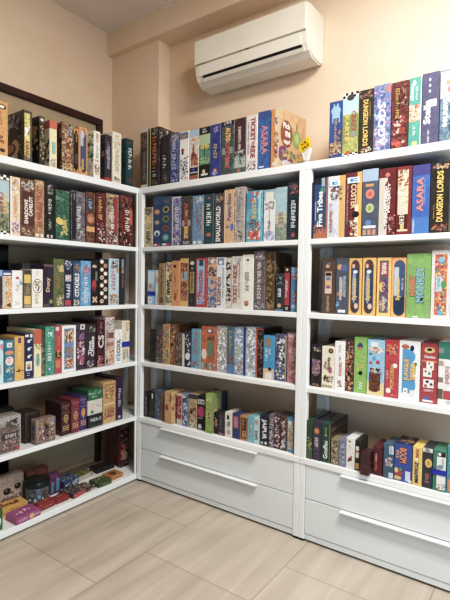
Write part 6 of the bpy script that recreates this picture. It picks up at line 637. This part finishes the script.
# ---------------------------------------------------------------- small things
# yellow price card in a white clip stand, on the middle unit beside the fruit box
st = thing('card_holder', 'white clip stand holding yellow card beside the fruit themed game', 'sign holder', (1.192, .03, HZ[0] + .0006), -.25)
CLIP = plain('white_plastic_clip', 'dcdcda', 'e6e6e4', .25, 30, .5)
bm = bmesh.new()
add_box(bm, -.022, .022, -.014, .014, 0, .006, .002)
add_box(bm, -.005, .005, -.004, .004, .006, .03, .001)
bm_obj('base', bm, CLIP, st)
prof = [(-.012, .018), (.012, .018), (.027, .06), (.026, .075), (.012, .082), (-.012, .078), (-.024, .07), (-.024, .05)]
vs = [(x, -.008, z) for x, z in prof] + [(x, .006, z) for x, z in prof]; n = len(prof)
fs = [tuple(range(n)), tuple(range(2 * n - 1, n - 1, -1))] + [(i, (i + 1) % n, n + (i + 1) % n, n + i) for i in range(n)]
cl = obj('clip', vs, fs, CLIP, st)
p = Print(); pt = lambda u, v, k: (-.024 + u * .05, -.0084 - k * EL, .018 + v * .062)
for u, v in ((.3, .7), (.7, .75), (.45, .45), (.65, .4), (.5, .2)): p.ell(u, v, .035, .03, '8a8a8a', pt, 8)
p.build('clip_dots', cl)
card = thing('price_card', 'yellow tilted card with black handwriting held in the white clip stand', 'sign', (1.195, .018, HZ[0] + .072), -.25)
YEL = plain('yellow_card', 'e8c020', 'f0ca2c', .6, 30)
ca, sa = math.cos(.42), math.sin(.42)
rot = lambda x, z: (x * ca - z * sa, x * sa + z * ca)
cs = [(-.036, .0), (.036, .0), (.036, .05), (-.036, .05)]
vs = [(rot(x, z)[0], y, rot(x, z)[1]) for y in (-.0008, .0008) for x, z in cs]
cb_ = obj('card', vs, [(0, 1, 2, 3), (7, 6, 5, 4), (0, 4, 5, 1), (1, 5, 6, 2), (2, 6, 7, 3), (3, 7, 4, 0)], YEL, card)
p = Print()
pt = lambda u, v, k: (rot(-.036 + u * .072, v * .05)[0], -.0012 - k * EL, rot(-.036 + u * .072, v * .05)[1])
p.text('FOR', lambda x, y: (.22 + x * .5, .55 + y * .32), '1c1a14', pt)
p.text('SALE', lambda x, y: (.16 + x * .68, .12 + y * .32), '1c1a14', pt)
p.build('lettering', card)
# white paper strip hanging in the right unit
PAP = plain('white_paper', 'c8c4b8', 'd4d0c6', .8, 30)
vs = [(-.012, 0, 0), (.012, 0, 0), (.009, -.003, -.05), (.001, -.001, -.112), (-.001, .001, -.112), (-.008, .003, -.05)]
vs2 = [(x, y + .002, z) for x, y, z in vs]
o = obj('paper_strip', vs + vs2, [(0, 1, 2, 5), (5, 2, 3, 4), (7, 6, 11, 8), (8, 11, 10, 9), (0, 6, 7, 1), (1, 7, 8, 2), (2, 8, 9, 3), (3, 9, 10, 4), (4, 10, 11, 5), (5, 11, 6, 0)], PAP)
o.location = (1.272, .2, HZ[2] - TH - .0002); o['label'] = 'white tapered paper strip hanging under a shelf of right unit'; o['category'] = 'paper'
# dark flat box behind the games on the third shelf of the right unit
make_game('board_game_box', 'dark brown box half hidden behind the black purple creature game', 'board game', 'game boxes on the third inner shelf of the right unit', (1.295, .262, HZ[3] + .0007), 0, .115, .03, .235, ['34241e', '3e2c24'], [('r', 0, .9, 1, .93, '6a5448'), ('r', 0, .78, 1, .8, '5a463c')], {})

# ---------------------------------------------------------------- air conditioner
AX0, AX1, AZ0, AZ1, AY0, AY1 = .375, 1.148, 2.555, 2.832, .105, YW
ac = thing('air_conditioner', 'white wall mounted split air conditioner above the middle unit', 'air conditioner', ((AX0 + AX1) / 2, AY1, AZ0))
ACW = plain('ivory_plastic', 'e2dacb', 'e6dfd2', .38, 6)
ACG = plain('dark_slot', '16130f', '1c1916', .7, 20)
ACL = plain('grey_seam', '9a9488', 'a29c90', .5, 20)
wx = (AX1 - AX0) / 2; D = AY1 - AY0; Hh = AZ1 - AZ0
prof = [(0, .02), (0, Hh), (-D + .035, Hh), (-D + .006, Hh - .006), (-D, Hh - .02), (-D, .125), (-D + .012, .062), (-D + .03, .03), (-D + .07, .004), (-.04, 0)]
def extr(pr, x0, x1): 
    n = len(pr); vs = [(x0, y, z) for y, z in pr] + [(x1, y, z) for y, z in pr]
    return vs, [tuple(range(n)), tuple(range(2 * n - 1, n - 1, -1))] + [(i, n + i, n + (i + 1) % n, (i + 1) % n) for i in range(n)]
vs, fs = extr(prof, -wx, wx)
bm = bmesh.new(); bv = [bm.verts.new(v) for v in vs]
for f in fs: bm.faces.new([bv[i] for i in f])
bmesh.ops.recalc_face_normals(bm, faces=bm.faces)
bmesh.ops.bevel(bm, geom=[e for e in bm.edges if len(e.link_faces) == 2 and e.calc_face_angle() > 1.2], offset=.008, segments=3, affect='EDGES')
bm_obj('body', bm, ACW, ac)
box('front_panel', -wx + .004, wx - .012, -D - .006, -D + .002, .128, Hh - .006, ACW, ac, .003, 2)
box('seam_strip', -wx + .003, wx - .01, -D - .003, -D + .003, .121, .1265, ACL, ac, 0)
vs, fs = extr([(-D - .004, .118), (-D + .0075, .058), (-D + .012, .058), (-D + .004, .118)], -wx + .03, wx - .045)
obj('air_flap', vs, fs, ACW, ac)
vs, fs = extr([(-D + .0085, .056), (-D + .0155, .043), (-D + .03, .043), (-D + .03, .056)], -wx + .06, wx - .04)
obj('outlet_slot', vs, fs, ACG, ac)
vs, fs = extr([(-D + .013, .0425), (-D + .027, .0265), (-D + .032, .03), (-D + .02, .046)], -wx + .05, wx - .03)
obj('lower_louver', vs, fs, ACW, ac)
p = Print(); pt = lambda u, v, k: (-wx + u * 2 * wx, -D - .0033 - k * EL, .121 + v * .006)
p.rect(.49, .1, .53, .9, '3a3630', pt); p.rect(.44, .2, .46, .8, '6a645a', pt); p.rect(.03, .2, .12, .8, '6a655c', pt)
p.build('display', ac)
p = Print(); pt = lambda u, v, k: (-wx + u * 2 * wx, -D - .0006 - k * EL + .0115 * (1 - v), .058 + v * .06)
p.rect(.06, .72, .14, .8, 'a8a298', pt)
p.build('model_mark', ac)

# ---------------------------------------------------------------- light
def area(name, loc, rot, sx_, sy_, power, col):
    l = bpy.data.lights.new(name, 'AREA'); l.shape = 'RECTANGLE'; l.size = sx_; l.size_y = sy_; l.energy = power; l.color = col
    o = bpy.data.objects.new(name, l); COL.objects.link(o); o.location = loc; o.rotation_euler = rot
    return o
area('ceiling_lamp', (2.5, -1.0, ZC - .03), (0, 0, 0), 1.3, .5, 112, (1, .965, .92))
pl = bpy.data.lights.new('ceiling_fill', 'POINT'); pl.energy = 60; pl.color = (1, .95, .9); pl.shadow_soft_size = .16  # unseen fill light, added to brighten the ceiling and upper wall
po = bpy.data.objects.new('ceiling_fill', pl); COL.objects.link(po); po.location = (3.2, -2.1, 2.6)
area('window_light', (4.2, -1.9, 1.0), (0, PI / 2, -.35), 1.4, 1.4, 40, (.55, .78, 1))
w = bpy.data.worlds.new('World'); SC.world = w; w.use_nodes = True
w.node_tree.nodes['Background'].inputs['Color'].default_value = (.95, .97, 1, 1)
w.node_tree.nodes['Background'].inputs['Strength'].default_value = .09
SC.view_settings.view_transform = 'Standard'; SC.view_settings.look = 'None'
SC.view_settings.exposure = 0; SC.view_settings.gamma = 1
SC.view_settings.use_curve_mapping = True
cv = SC.view_settings.curve_mapping.curves[3]
for x_, y_ in ((.05, .035), (.18, .164), (.45, .48), (.75, .8)): cv.points.new(x_, y_)
SC.view_settings.curve_mapping.update()

# ---------------------------------------------------------------- camera
yaw, pitch, roll, fpx = -.6210772, -.0337643, .0142112, 465.547
cy, sy, cp, sp, cr, sr = math.cos(yaw), math.sin(yaw), math.cos(pitch), math.sin(pitch), math.cos(roll), math.sin(roll)
f0 = Vector((sy, cy, 0)); rt = Vector((cy, -sy, 0)); fw = f0 * cp + Vector((0, 0, sp)); up = -f0 * sp + Vector((0, 0, cp))
r2 = rt * cr + up * sr; u2 = up * cr - rt * sr
M = Matrix((r2, u2, -fw)).transposed().to_4x4(); M.translation = (2.265349, -2.172442, 1.325148)
cam = bpy.data.cameras.new('Camera'); cam.sensor_fit = 'VERTICAL'; cam.sensor_height = 24; cam.lens = fpx / 600 * 24; cam.clip_start = .02
co = bpy.data.objects.new('Camera', cam); COL.objects.link(co); co.matrix_world = M
SC.camera = co
